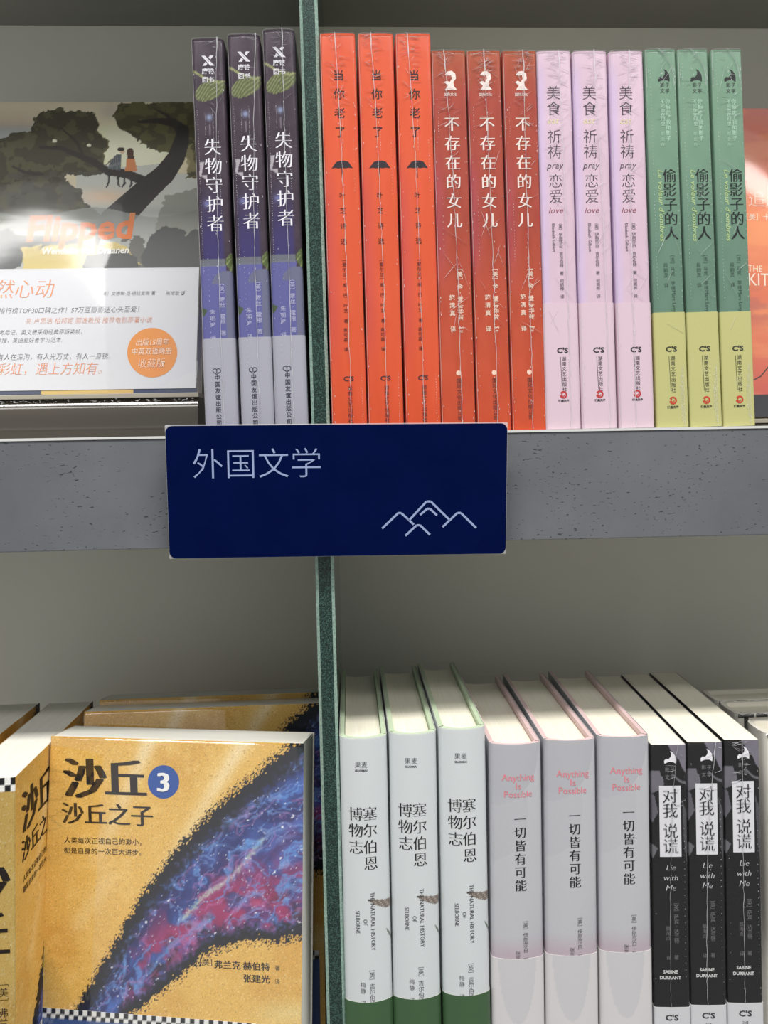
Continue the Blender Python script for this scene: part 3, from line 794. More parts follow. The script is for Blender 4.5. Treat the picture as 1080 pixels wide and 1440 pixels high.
wt, w_, h_, bu_, r_ = build_white()
film(w_, .132, h_, bu_, r_, wt, mat=M_FILM, offs=.0006)
rows = []
place(wt, [(478, 543, 1035.5, 487, 552, 1440), (547, 613.5, 1031.5, 553.5, 621, 1440), (616, 683, 1027.5, 623.5, 690.5, 1440)], 0, 66, ZLB, h_,
      ['white hardcover with dark green base band touching the glass divider', 'middle white hardcover with dark green base band', 'white hardcover with dark green base band beside the grey-white hardcovers'],
      'white hardcovers on the lower shelf', rows)
for i, o in enumerate(rows):
    o.scale = (1, 1, (1, 1.006, 1.014)[i])
white = rows

# grey-white hardcovers
def build_grey():
    ref, t0, sl = 687, 1046, .013; wpx = 74; h = ztop(725, 1044) - ZLB; w = wpx * MPP; bu, r = .0030, .002
    def paint(face, u, v):
        x = u / MPP; y = t0 + (h - v) / MPP
        c = np.tile(np.array([184., 184., 189.]), (len(u), 1))
        e = (fbm(x * .05, y * .05, 4) - .5) * 10
        P(c, (((x - 8) / 62) ** 2 + ((y - 1048 + e) / 84) ** 2 < 1) & ~(((x - 90) / 60) ** 2 + ((y - 1045) / 26) ** 2 < -1), (172, 172, 178), .8)
        P(c, (((x + 5) / 58) ** 2 + ((y - 1140) / 72) ** 2 < 1) & (y > 1120), (178, 178, 184), .6)
        P(c, sst(30, 75, x + e) * sst(1250, 1330, y), (176, 176, 182), .6)
        P(c, sst(1310, 1352, y + e * .4), (178, 160, 170), .85)
        return c
    def bpaint(face, u, v):
        x = u / MPP; y = t0 + (h - v) / MPP
        c = np.tile(np.array([206., 202., 204.]), (len(u), 1))
        P(c, (((x - 35) / 27) ** 2 + ((y - 1340) / 100) ** 2 < 1) & (face == 1), (192, 191, 194), .8)
        return c
    brd = base_mat('blush_board', (226, 196, 196), .6)
    root = make_kind('hardcover_book', 'x', 'book', wpx, h, .129, 'hard', paint, M_SATIN, bulge=bu, r=r, ns=50, nz=240, board=brd, page=PG_CREAM)
    mp = mapper_spine(w, h, bu, r)
    d = Decal()
    vertical_print(d, [('Anything', 727, 1092.5, 13.6, dict(mode='h', song=.020, sx=.95)), ('Is', 727, 1104.5, 13.6, dict(mode='h', song=.020)), ('Possible', 727, 1116, 13.6, dict(mode='h', song=.020, sx=.92))], ref, t0, sl)
    # hairline slab serifs for the two-weight roman
    d.build('foreign_title_lettering', mp, ink((226, 132, 142)), root)
    d = Decal(); vertical_print(d, [('一切皆有可能', 729.5, 1151.5, 17.5, V_(pitch=18.6, song=.022, weight=.004))], ref, t0, sl); d.build('title_lettering', mp, ink((16, 15, 18)), root)
    d = Decal(); vertical_print(d, [('［美］伊丽莎白·斯', 737.5, 1294, 7.8, V_(pitch=7, song=.006)), ('张芸', 726.5, 1340, 7.6, V_(pitch=7.4, song=.006))], ref, t0, sl); d.build('author_lettering', mp, ink((60, 56, 64)), root)
    ushell('paper_band', w, .125, .0002, h - (1348 - t0) * MPP, .0002, bu, r, M_SATIN, bpaint, 120, 40, 1, 1, .0003, root)
    film(w, .129, h, bu, r, root, mat=M_FILM, offs=.0006)
    return root, w, h
gr, w_, h_ = build_grey()
rows = []
place(gr, [(687, 762, 1046, 692, 766.5, 1440), (764.5, 837.5, 1043, 767.5, 842.5, 1440), (839.5, 913, 1040.5, 844, 918.5, 1440)], 0, 74, ZLB, h_,
      ['grey-white hardcover beside the white hardcovers with green bands', 'middle grey-white hardcover with pink roman title', 'grey-white hardcover beside the black paperbacks'],
      'grey-white hardcovers on the lower shelf', rows, yaws=(.3, 1.0, 2.2))
for i, o in enumerate(rows): o.scale = (1, 1, (1, 1.005, 1.009)[i])
greyb = rows

# black paperbacks
def build_black():
    ref, t0, sl = 914, 1048, .015; wpx = 49.8; h = ztop(940, 1047) - ZLB; w = wpx * MPP
    def paint(face, u, v):
        x = u / MPP; y = t0 + (h - v) / MPP
        c = np.tile(np.array([20., 19., 22.]), (len(u), 1))
        n = fbm(x * .07 + y * .02, y * .05, 12)
        top = y < 1240
        P(c, (y > 1085) & (x < 12 + (y - 1085) * .25) & (y < 1105 + x * .8) & (face == 1), (112, 110, 118), .9)
        P(c, inpoly(x, y, [(24, 1048), (51, 1048), (51, 1092), (44, 1082), (40, 1070), (30, 1060)]), (118, 114, 126))
        P(c, inpoly(x, y, [(0, 1088), (8, 1086), (16, 1094), (18, 1104), (12, 1112), (0, 1118)]), (104, 102, 110))
        P(c, inpoly(x, y, [(0, 1118), (4, 1120), (9, 1145), (0, 1160)]), (92, 90, 98)); P(c, inpoly(x, y, [(0, 1190), (8, 1196), (0, 1212)]), (96, 95, 100))
        P(c, inpoly(x, y, [(43, 1126), (51, 1150), (51, 1230), (46, 1200)]), (96, 94, 100), .7)
        P(c, stroke(x, y, [(30, 1090), (40, 1100), (51, 1104)], 1, 2), (140, 138, 145), .7)
        c += ((n - .5) * 16)[:, None] * (y < 1240)[:, None]
        return c
    root = make_kind('paperback_book', 'x', 'book', wpx, h, .134, 'paper', paint, M_SATIN, bulge=.0003, r=.0008, ns=50, nz=400)
    mp = mapper_spine(w, h, .0003, .0008)
    d = Decal(); x, y = spx(941, 1066, ref, t0, sl); d.crescent(x, y, 1.0); d.build('bird_emblem', mp, ink((226, 224, 230)), root)
    d = Decal(); vertical_print(d, [('影子', 941, 1083.5, 7, dict(mode='h', spacing=1.2)), ('文学', 941, 1094, 7, dict(mode='h', spacing=1.2))], ref, t0, sl); d.build('series_lettering', mp, ink((120, 118, 122)), root)
    d = Decal(); x, y = spx(925.5, 1106.5, ref, t0, sl); d.rect(x, y, x + 30.5, y + 101.5); lab = d.build('title_label', mp, ink((214, 213, 218)), root)
    d = Decal(); vertical_print(d, [('对我', 940.8, 1120.5, 23, V_(pitch=21, song=.014)), ('说谎', 941.8, 1170.5, 23, V_(pitch=21.5, song=.014))], ref, t0, sl)
    d.build('title_lettering', mapper_spine(w, h, .0003, .0008, offs=.00025), ink((34, 33, 36)), lab)
    d = Decal(); vertical_print(d, [('Lie', 942.5, 1223, 12, dict(mode='h', shear=.25, song=.010)), ('with', 942.5, 1237.5, 12, dict(mode='h', shear=.25, song=.010)), ('Me', 942.5, 1252, 12, dict(mode='h', shear=.25, song=.010))], ref, t0, sl); d.build('foreign_title_lettering', mp, ink((196, 195, 200)), root)
    d = Decal(); vertical_print(d, [('［英］萨宾·达兰特', 950, 1273, 7.4, V_(pitch=6.9)), ('著', 950.5, 1351.5, 7, V_()), ('翁海贞', 938.5, 1310, 7, V_(pitch=7)), ('译', 939.5, 1352, 7, V_())], ref, t0, sl); d.build('author_lettering', mp, ink((112, 110, 112)), root)
    d = Decal(); vertical_print(d, [('SABINE', 942, 1372, 6.4, dict(mode='h', weight=.03)), ('DURRANT', 942, 1380.5, 6.4, dict(mode='h', weight=.03))], ref, t0, sl); d.build('foreign_author_lettering', mp, ink((206, 205, 206)), root)
    band = ushell('paper_band', w, .130, .0002, h - (1422.5 - t0) * MPP, .0002, .0003, .0008, M_SATIN, const((200, 200, 204)), 3, 20, 1, 1, .0003, root)
    d = Decal(); vertical_print(d, [("C'S", 944, 1437, 11, dict(mode='h', weight=.03, sx=1.25)), ('湖南文艺出版社', 944, 1452, 9, V_(pitch=9))], ref, t0, sl)
    d.build('publisher_lettering', mapper_spine(w, h, .0003, .0008, offs=.0003), ink((50, 50, 54)), band)
    film(w, .134, h, .0003, .0008, root)
    return root, w, h
bk_, w_, h_ = build_black()
rows = []
place(bk_, [(914.5, 965, 1048.5, 920, 971, 1440), (966.5, 1015.5, 1047, 972, 1021.5, 1440), (1017, 1068.5, 1045.5, 1023, 1074, 1440)], 0, 50, ZLB, h_,
      ['leftmost black paperback with white title label, beside the grey-white hardcovers', 'middle black paperback with white title label', 'rightmost black paperback with white title label, film crumpled under its bird mark'],
      'black paperbacks on the lower shelf', rows, yaws=(3.6, 3.6, 3.6))
for i, o in enumerate(rows):
    o.scale = (1, 1, (1, 1.003, 1.006)[i])
    seam(w_, h_, .0003, .0008, o, 131 + i, x_top=(.75, .8, .5)[i], x_bot=(.46, .46, .48)[i], creases=12 + 14 * (i == 2), strong=.6, rim=False, zlow=h_ - (1422 - 1048) * MPP,
         col=base_mat('film_fold_dim', (170, 170, 174), .35) if i == 0 else rows[0].children[-1].data.materials[0],
         extra=((.90, 90, 340, 26),))
blackb = rows

# ==== sand-coloured paperbacks of the lower shelf, left bay ------------------------------
MD = .147 / 360
DH = .2085
XS0, YS0 = 70., 1040.
def sand_px(x, y):
    c = np.tile(np.array([222., 178., 92.]), (len(x), 1))
    n = fbm(x * .012, y * .012, 2, 3); n2 = fbm(x * .05, y * .05, 7, 4)
    P(c, sst(.45, .75, n), (208, 158, 74), .7)
    P(c, sst(.55, .8, n2), (232, 194, 114), .5)
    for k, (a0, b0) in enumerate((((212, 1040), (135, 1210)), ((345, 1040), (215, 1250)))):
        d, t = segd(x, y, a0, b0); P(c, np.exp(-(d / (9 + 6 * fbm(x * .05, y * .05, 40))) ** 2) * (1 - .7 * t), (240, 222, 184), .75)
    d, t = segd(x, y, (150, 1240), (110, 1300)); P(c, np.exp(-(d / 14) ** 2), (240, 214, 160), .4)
    sp = _h(np.floor(x * 1.1), np.floor(y * 1.1), 5); P(c, sp > .975, (178, 128, 62), .6); P(c, sp < .03, (244, 216, 158), .6)
    d = np.exp(-((y - 1425) / 18.) ** 2) * sst(330, 400, x); P(c, d, (220, 205, 150), .5)
    return c
def dune_px(x, y):
    c = sand_px(x, y)
    rr = np.hypot(x - 560, y - 1520); ang = np.arctan2(1520 - y, 560 - x)
    e = (fbm(x * .22, y * .22, 31, 4) - .5)
    ylow = np.interp(x, [60, 130, 165, 200, 240, 300, 345, 390, 440], [1560, 1480, 1440, 1413, 1380, 1332, 1318, 1322, 1308])
    yup = np.interp(x, [60, 95, 110, 160, 200, 250, 300, 370, 430, 450], [1500, 1442, 1418, 1330, 1262, 1195, 1142, 1082, 1036, 1020])
    du = (y - yup) * .72; dl = (ylow - y) * .8
    spray = _h(np.floor(x * .9), np.floor(y * .9), 9)
    inside = np.minimum(du, dl)
    m = (du + e * 30 > 0) & (dl + e * 16 > 0)
    m |= (inside > -12) & (spray > .45 - inside * .0 + (-inside) * .045)
    P(c, m, (20, 20, 30))
    # nebula stretched along the arc
    q = du + (fbm(x * .03, y * .03, 3) - .5) * 60
    st = fbm(rr * .045 + 3 * fbm(x * .012, y * .012, 8), ang * 4.5, 17, 5)
    st2 = fbm(rr * .10 + 6 * fbm(x * .02, y * .02, 18), ang * 7, 27, 5)
    core = sst(8, 40, du + e * 30) * sst(4, 26, dl + e * 24)
    P(c, core, (40, 48, 112), .95)
    P(c, core * sst(.42, .72, st) * sst(12, 55, du), (72, 112, 190), .9)
    P(c, core * sst(.56, .8, st2), (120, 162, 214), .75)
    mag = core * sst(60, 150, q + 60 * (fbm(x * .018, y * .018, 44) - .3))
    P(c, mag * sst(.38, .66, fbm(x * .03, y * .03, 51)), (112, 52, 112), .8)
    P(c, core * sst(110, 50, dl) * sst(4, 20, dl) * sst(.40, .62, fbm(x * .045, y * .045, 61)) * sst(150, 210, x + 0 * y), (164, 44, 92), .85)
    P(c, core * sst(90, 200, q) * sst(.55, .78, fbm(x * .06, y * .06, 71)), (214, 140, 176), .7)
    P(c, core * sst(70, 20, dl) * sst(.5, .7, fbm(x * .05, y * .05, 81)), (44, 18, 36), .8)
    for pts in (((370, 1180), (330, 1230), (285, 1262), (258, 1292)), ((300, 1290), (240, 1330), (190, 1390))):
        mm = np.zeros(len(x))
        for a0, b0 in zip(pts[:-1], pts[1:]): mm = np.maximum(mm, np.exp(-(segd(x + 6 * e, y + 8 * e, a0, b0)[0] / 3.2) ** 2))
        P(c, mm * core, (188, 206, 190) if pts[0][0] == 370 else (90, 140, 200), .75)
    for k in range(3):
        wsp = np.abs(fbm(rr * .03 + 2.2 * fbm(x * .02, y * .02, 90 + k), ang * 3.2 + .9 * fbm(x * .03, y * .03, 95 + k), 101 + k, 4) - .5)
        P(c, core * np.exp(-(wsp / .018) ** 2), ((96, 150, 214), (140, 170, 220), (186, 120, 176))[k], (.75, .55, .5)[k])
    star = _h(np.floor(x / 1.1), np.floor(y / 1.1), 77); P(c, (core > .2) & (star > .988), (200, 204, 224), .8); star = _h(np.floor(x / 2.2), np.floor(y / 2.2), 79); P(c, (core > .2) & (star > .9975), (232, 234, 244), .9)
    return c
DT = .0270
def top_frame(XL, XR, YL, YR, ztop_, h, th, lean):
    yaw = math.atan2(YR - YL, XR - XL)
    R = Matrix.Rotation(yaw, 3, 'Z') @ Matrix.Rotation(-lean, 3, 'X') @ Matrix.Rotation(-math.pi / 2, 3, 'Z')
    return R, Vector((XL, YL, ztop_)) - R @ Vector((th / 2, 0, h))
R_D, L_D = top_frame(-.1719, -.0235, .0325, .0065, -.1606, DH, DT, math.radians(7))
_O = np.array(L_D + R_D @ Vector((DT / 2, 0, 0))) + np.array([0, D, 0]); _U = np.array(R_D @ Vector((0, 1, 0))); _V = np.array(R_D @ Vector((0, 0, 1)))
_FW, _R0 = np.array(fw), np.array(r0)
def cover_to_photo(u, v):
    Pp = _O[None] + u[:, None] * _U + v[:, None] * _V
    dd = Pp @ _FW; a = (Pp @ _R0) / dd; b = Pp[:, 2] / dd; c, sn = math.cos(ROLL), math.sin(ROLL)
    return CX + F_PX * (a * c - b * sn), CY - F_PX * (a * sn + b * c)
def photo_to_cover(x, y):
    c, sn = math.cos(ROLL), math.sin(ROLL); a0 = (x - CX) / F_PX; b0 = -(y - CY) / F_PX
    a = a0 * c + b0 * sn; b = -a0 * sn + b0 * c
    d = _FW[None] + a[:, None] * _R0 + b[:, None] * np.array([0, 0, 1.])
    nn = np.cross(_U, _V); t = (_O @ nn) / (d @ nn); Pp = d * t[:, None] - _O
    return Pp @ _U, Pp @ _V
def build_sand(name, th, face_grid, title_disc, spine_title):
    w = th; dep = .147; h = DH
    def paint(face, u, v):
        t = (h - v) / MD
        px_, py_ = cover_to_photo(u, v)
        xx = np.where(face == 0, px_, np.where(face == 1, XS0 - 40 + u / MD, XS0 + 360 - u / MD)); yy = np.where(face == 0, py_, YS0 + t)
        c = np.where((face == 0)[:, None], dune_px(xx, yy), sand_px(xx, yy))
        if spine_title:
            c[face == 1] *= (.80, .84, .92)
            ck = (face == 1) & (t < 16); sq = (np.floor(u / MD / 7.2) + np.floor(t / 8)) % 2
            P(c, ck, (226, 226, 222)); P(c, ck & (sq > .5), (28, 28, 32))
        return c
    root = thing(name, 'x', 'book')
    page_block(w, dep, h, .0005, 0, .001, PG_WHITE, 0, root)
    ns = 50 if spine_title else 12
    nf, nz = face_grid
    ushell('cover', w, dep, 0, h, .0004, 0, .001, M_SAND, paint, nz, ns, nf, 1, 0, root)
    def mfo(offs=0.0):
        def f(x, y, L):
            u, v = photo_to_cover(x, y)
            return np.stack([np.full(len(x), w / 2 + offs + .00012) + .00003 * L, u, v], 1)
        return f
    mf = mfo()
    blk = ink((30, 22, 18)); rt = dict(rot=.035)
    d = Decal()
    d.text('沙', 119.5, 1094, 61, 'h', weight=.016, song=.042, **rt); d.text('丘', 176.5, 1094, 59, 'h', weight=.016, song=.042, **rt)
    d.text('沙丘之子', 151, 1145, 32.5, 'h', weight=.016, song=.026, **rt)
    d.build('title_lettering', mf, blk, root)
    d = Decal()
    d.text('人类每次正视自己的渺小，', 90.5, 1181, 9.6, 'h', weight=.014, song=.008, align='l', rot=.03); d.text('都是自身的一次巨大进步。', 90, 1195.5, 9.6, 'h', weight=.014, song=.008, align='l', rot=.03)
    d.build('tagline_lettering', mf, blk, root)
    d = Decal()
    d.text('［美］', 298, 1353.5, 10.5, 'h', weight=.006, song=.02, align='r', rot=.05); d.text('弗兰克·赫伯特', 379, 1359.5, 12.6, 'h', weight=.016, song=.02, align='r', rot=.05); d.text('著', 390, 1361, 8, 'h', song=.01, rot=.05)
    d.text('张建光', 379, 1377, 12.6, 'h', weight=.016, song=.02, align='r', rot=.05); d.text('译', 390, 1380, 8, 'h', song=.01, rot=.05)
    d.build('author_lettering', mf, blk, root)
    if title_disc:
        d = Decal(); d.disc(230, 1099.5, 22, 23.5, n=40); dd = d.build('blue_disc', mf, ink((38, 80, 156)), root)
        d = Decal(); d.text('3', 230, 1099.5, 38, 'h', weight=.02, song=.035, sx=1.05); d.build('numeral', mfo(.0002), ink((238, 238, 236)), dd)
    if spine_title:
        ms = mapper_spine(w, h, 0, .001, MD)
        d = Decal(); sc = w / MD
        d.text('沙丘', sc * .5, 125, 58, 'v', weight=.02, song=.034, pitch=62); d.text('［美］弗兰克·赫伯特', sc * .80, 245, 12, 'v', song=.012, pitch=12)
        d.build('spine_lettering', ms, blk, root)
    # band with the chequered rim
    zt = float(photo_to_cover(np.array([66.]), np.array([1417.]))[1][0])
    def bp(face, u, v):
        t = (zt - v) / MD; s = np.where(face == 1, -u, u) / MD
        c = np.tile(np.array([60., 84., 136.]), (len(u), 1))
        ck = t < 13; sq = (np.floor(s / 6.4) + np.floor(t / 6.5)) % 2
        P(c, ck, (228, 228, 226)); P(c, ck & (sq > .5), (26, 26, 30))
        return c
    ushell('paper_band', w, dep - .003, .0002, zt, .0002, 0, .001, M_PAINT, bp, 60, 10, 220, 1, .0003, root)
    return root
dn = build_sand('paperback_book', DT, (250, 350), True, False)
film(DT, .147, DH, 0, .001, dn, mat=M_FILM_FLAT, offs=.0006)
ztopD = -.1635
zb = ztopD - DH
riser_top = zb
def face_out(o, XL, XR, YL, YR, ztop_, h, th, lean=0.0):
    """front cover facing the aisle; top edge runs from (XL, YL) to (XR, YR), tilted back by lean"""
    yaw = math.atan2(YR - YL, XR - XL)
    R = Matrix.Rotation(yaw, 3, 'Z') @ Matrix.Rotation(-lean, 3, 'X') @ Matrix.Rotation(-math.pi / 2, 3, 'Z')
    o.rotation_euler = R.to_euler()
    o.location = Vector((XL, YL, ztop_)) - R @ Vector((th / 2, 0, h))
G_ = 'sand-coloured face-out paperbacks'
d1 = dn; face_out(d1, -.1719, -.0235, .0325, .0065, -.1606, DH, DT, math.radians(7)); d1['label'] = 'front sand-coloured paperback showing its blue numbered disc and nebula band'; d1['group'] = G_
d2 = copy_tree(dn); face_out(d2, -.1672, -.0222, .0765, .0790, -.1612, DH, DT, math.radians(10)); d2['label'] = 'sand-coloured paperback directly behind the front one, only its top showing'; d2['group'] = G_
d3 = copy_tree(dn); face_out(d3, -.1668, -.0222, .1060, .1085, -.1630, DH, DT, math.radians(10)); d3['label'] = 'rearmost sand-coloured paperback of the face-out stack against the back panel'; d3['group'] = G_
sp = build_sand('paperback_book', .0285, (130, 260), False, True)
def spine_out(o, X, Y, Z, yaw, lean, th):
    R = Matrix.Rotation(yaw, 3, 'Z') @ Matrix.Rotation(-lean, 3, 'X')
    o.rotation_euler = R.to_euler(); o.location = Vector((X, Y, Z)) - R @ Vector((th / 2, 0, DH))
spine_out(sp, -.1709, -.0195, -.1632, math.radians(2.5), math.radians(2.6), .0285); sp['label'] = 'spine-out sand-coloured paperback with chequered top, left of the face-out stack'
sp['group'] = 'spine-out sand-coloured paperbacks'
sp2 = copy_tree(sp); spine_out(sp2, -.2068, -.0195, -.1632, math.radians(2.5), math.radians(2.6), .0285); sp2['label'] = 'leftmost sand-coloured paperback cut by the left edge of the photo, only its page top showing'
# low plinth raising that bay so the books stand on something
pl_ = bmesh_obj('display_plinth', box(-.45, -.0165, .0 - .022, YW - .003, ZLOW + .0001, zb - .0012, .0006), M_UNDER) if zb > ZLOW + .0008 else None
if pl_:
    pl_['label'] = 'low grey plinth under the sand-coloured paperbacks'; pl_['category'] = 'plinth'

# ==== white face-out hardcovers, far right of the lower shelf -----------------------------
def build_box(th):
    w = th; dep = .15; h = .205
    m = base_mat('ivory_jacket', (248, 243, 231), .35, .5, .2)
    root = thing('hardcover_book', 'x', 'book')
    page_block(w, dep, h, .0028, .0, .001, PG_CREAM, .003, root)
    ushell('case_boards', w, dep, 0, h, .0026, .0012, .003, m, None, 1, 16, 1, 1, 0, root)
    mf = mapper_front(w, h, .00042)
    d = Decal()
    for (a_, b_, c_, e_) in ((2, 1, 27, 7), (11, 7, 18, 28), (30, 1, 48, 7), (30, 12, 48, 18), (36, 18, 42, 40), (54, 1, 60, 40), (66, 1, 84, 7), (72, 7, 78, 40), (90, 1, 112, 7), (2, 120, 40, 126), (2, 200, 60, 206)):
        d.rect(a_, b_, c_, e_)
    d.build('cover_lettering', mf, ink((30, 28, 30)), root)
    return root
hz = -.170 - .205
bx = build_box(.024); film(.024, .15, .205, .0012, .003, bx, mat=M_FILM_FLAT, offs=.0008)
G2 = 'ivory face-out hardcovers'
face_out(bx, .2438, .40, .097, .099, hz + .205, .205, .024); bx['label'] = 'rearmost ivory hardcover behind the black paperbacks at the right edge'; bx['group'] = G2
b2 = copy_tree(bx); face_out(b2, .2440, .40, .0705, .0725, hz + .205, .205, .024); b2['label'] = 'ivory hardcover with bold black lettering, second from the back at the right edge'; b2['group'] = G2
b3 = copy_tree(bx); face_out(b3, .2440, .40, .034, .034, hz + .205, .205, .024); b3['label'] = 'foremost ivory hardcover at the right edge, only its side showing beside the black paperbacks'; b3['group'] = G2
for o in (bx, b2, b3): o.location.z = ZLOW
sc = (ztop(1018, 987, .094) - ZLOW) / .205
for o in (bx, b2, b3): o.scale = (1, 1, sc)

# ==== face-out books of the upper shelf ---------------------------------------------------
LEAN = math.radians(14)
def leaned(o, XR, Y, z, th, dep, lean, yaw=0.0):
    # local +X (front cover) -> aisle; local spine -> left; tilt back by lean
    R = Matrix.Rotation(yaw, 3, 'Z') @ Matrix.Rotation(-lean, 3, 'X') @ Matrix.Rotation(-math.pi / 2, 3, 'Z')
    o.rotation_euler = R.to_euler()
    corner = R @ Vector((th / 2, dep, 0))
    o.location = Vector((XR, Y, z)) - corner
    return R
EW, EH, ET = .158, .2125, .018
EXR, EY, EZ = -.0958, .085, .0372
root_l = thing('picture_cover_book', 'face-out paperback with painted tree cover and white band, left of the purple spines', 'book')
Rl = leaned(root_l, EXR, EY, EZ, ET, EW, LEAN)
def corner_px(o, R, u, v, th): return project(o.location + R @ Vector((th / 2, u, v)))
cc = [corner_px(root_l, Rl, 0, EH, ET), corner_px(root_l, Rl, EW, EH, ET), corner_px(root_l, Rl, 0, 0, ET), corner_px(root_l, Rl, EW, 0, ET)]
def to_px(u, v, W_, H_, c):
    a = u / W_; b = 1 - v / H_
    x = (c[0][0] * (1 - a) + c[1][0] * a) * (1 - b) + (c[2][0] * (1 - a) + c[3][0] * a) * b
    y = (c[0][1] * (1 - a) + c[1][1] * a) * (1 - b) + (c[2][1] * (1 - a) + c[3][1] * a) * b
    return x, y
def from_px(x, y, W_, H_, c):
    x = np.asarray(x, float); y = np.asarray(y, float); u = np.full(x.shape, W_ / 2); v = np.full(x.shape, H_ / 2)
    for _ in range(8):
        X, Y = to_px(u, v, W_, H_, c)
        sx = (c[1][0] - c[0][0]) / W_; sy = (c[2][1] - c[0][1]) / H_
        u = u + (x - X) / sx; v = v - (y - Y) / sy
    return u, v
def tree_paint(face, u, v):
    x, y = to_px(u, v, EW, EH, cc)
    X = x * 3.6; Y = (y - 130) * 3.6
    e = (fbm(X * .03, Y * .03, 2, 4) - .5); e2 = (fbm(X * .03, Y * .03, 12, 4) - .5)
    c = np.tile(np.array([214., 202., 176.]), (len(u), 1))
    P(c, sst(60, 200, Y) * sst(260, 100, X), (196, 178, 158)); P(c, sst(150, 215, Y) * sst(300, 120, X), (166, 168, 166))
    P(c, np.exp(-(((X - 560) / 60) ** 2 + ((Y - 110) / 60) ** 2)), (176, 168, 160), .8)
    g = np.exp(-(((X - 690) / 230) ** 2 + ((Y - 290) / 150) ** 2)); P(c, np.clip(g * 1.5, 0, 1), (252, 244, 202))
    P(c, (Y > 385 + 18 * np.sin(X * .012) + e * 20) & (X > 380), (196, 198, 190)); 
    P(c, np.exp(-(((X - 520) / 140) ** 2 + ((Y - 560) / 40) ** 2)), (226, 196, 168), .9)
    P(c, sst(590, 640, Y), (176, 178, 174), .8)
    xx, yy = X + e * 46, Y + e2 * 46
    left = inpoly(xx, yy, [(-300, 260), (0, 240), (80, 212), (100, 205), (150, 215), (165, 140), (230, 92), (330, 90), (470, 98), (492, 150), (505, 240), (545, 270), (525, 370), (510, 430), (440, 450), (330, 440), (345, 490), (400, 520), (420, 595), (480, 640), (560, 690), (560, 740), (-300, 740)])
    P(c, left, (66, 62, 46)); P(c, left & (fbm(X * .02, Y * .025, 21) > .55), (92, 88, 62), .8); P(c, left & (Y > 420) & (fbm(X * .015, Y * .02, 25) > .5), (78, 76, 66), .8)
    rim = left & ~inpoly(xx + 6, yy + 10, [(-300, 260), (0, 240), (80, 212), (165, 140), (230, 92), (330, 90), (470, 98), (492, 150), (505, 240), (540, 290), (520, 400), (500, 470), (900, 800), (-300, 800)]); P(c, rim, (120, 108, 66), .6)
    rp = [(565, 130), (600, 62), (700, 50), (1300, 40), (1300, 440), (950, 460), (935, 330), (862, 335), (800, 312), (720, 282), (660, 235), (615, 190)]
    right = inpoly(xx, yy, rp)
    P(c, right, (72, 68, 46)); P(c, right & (fbm(X * .022, Y * .03, 31) > .52), (98, 92, 58), .8)
    P(c, inpoly(xx, yy, [(900, 430), (925, 330), (960, 380), (945, 430)]), (214, 204, 170)); P(c, inpoly(xx, yy, [(930, 330), (975, 270), (990, 420), (950, 440)]), (138, 130, 92), .8)
    for hx, hy in ((272, 262), (446, 286)): P(c, np.hypot((X - hx) / 12, (Y - hy) / 9) < 1, (226, 222, 200))
    dk = (48, 42, 40)
    P(c, stroke(X, Y, [(560, 700), (640, 620), (740, 520), (830, 440), (890, 350), (918, 260), (925, 205), (880, 165), (800, 152), (700, 158)], 75, 8), dk)
    P(c, stroke(X, Y, [(790, 500), (730, 480), (640, 440), (540, 425), (470, 375), (380, 335), (300, 300), (200, 298)], 30, 8), dk)
    P(c, stroke(X, Y, [(420, 350), (385, 270), (330, 215), (300, 190)], 9, 3), dk, .9); P(c, stroke(X, Y, [(880, 165), (840, 120), (780, 85)], 12, 4), dk, .9)
    P(c, stroke(X, Y, [(200, 440), (120, 430), (60, 400)], 12, 6), dk, .8)
    hills = Y > 640 + 25 * np.sin(X * .01); P(c, hills, (150, 152, 148), .8)
    P(c, inpoly(xx, yy, [(830, 560), (1300, 420), (1300, 1000), (700, 1000)]), (126, 128, 118), .7)
    P(c, (Y > 760) & (fbm(X * .012, Y * .012, 41) > .42), (88, 88, 82), .9)
    P(c, inpoly(xx, yy, [(100, 820), (600, 800), (720, 900), (120, 980)]), (186, 168, 106))
    for cx_, cy_, r_x, r_y in ((560, 910, 150, 75), (850, 860, 130, 150), (20, 850, 90, 120), (1020, 880, 120, 160)):
        P(c, ((xx - cx_) / r_x) ** 2 + ((yy - cy_) / r_y) ** 2 < 1, (74, 76, 76))
    # two small figures on the branch
    P(c, inpoly(X, Y, [(588, 335), (612, 335), (608, 420), (538, 412), (560, 360)]), (112, 118, 122)); P(c, inpoly(X, Y, [(588, 335), (612, 335), (608, 420), (538, 412), (560, 360)]) & (np.sin(X * .7) > .3), (70, 74, 80))
    P(c, stroke(X, Y, [(560, 362), (528, 396)], 4, 3), (112, 110, 100)); P(c, np.hypot(X - 614, Y - 318) < 13, (206, 176, 146)); P(c, np.hypot((X - 608) / 17, (Y - 308) / 12) < 1, (52, 42, 36))
    P(c, inpoly(X, Y, [(640, 345), (675, 345), (690, 422), (628, 424)]), (206, 132, 84)); P(c, np.hypot((X - 655) / 18, (Y - 326) / 26) < 1, (74, 46, 36)); P(c, inpoly(X, Y, [(638, 330), (672, 330), (676, 360), (642, 358)]), (74, 46, 36))
    for a0, b0, c0 in (((545, 430), (546, 480), (534, 508)), ((592, 440), (594, 495), (600, 505)), ((625, 435), (626, 490), (614, 506)), ((655, 440), (662, 490), (652, 508))):
        P(c, stroke(X, Y, [a0, b0, c0], 6, 4), (44, 42, 46))
    P(c, y > 546.5, (184, 156, 92)); P(c, (y > 546.5) & ((x < 57) | (x > 187)), (56, 64, 86))
    c[:] = np.clip(c * 1.10 + 4, 0, 255)
    P(c, face != 0, (60, 60, 62))
    return c
page_block(ET, EW, EH, .0005, 0, .001, PG_CREAM, 0, root_l)
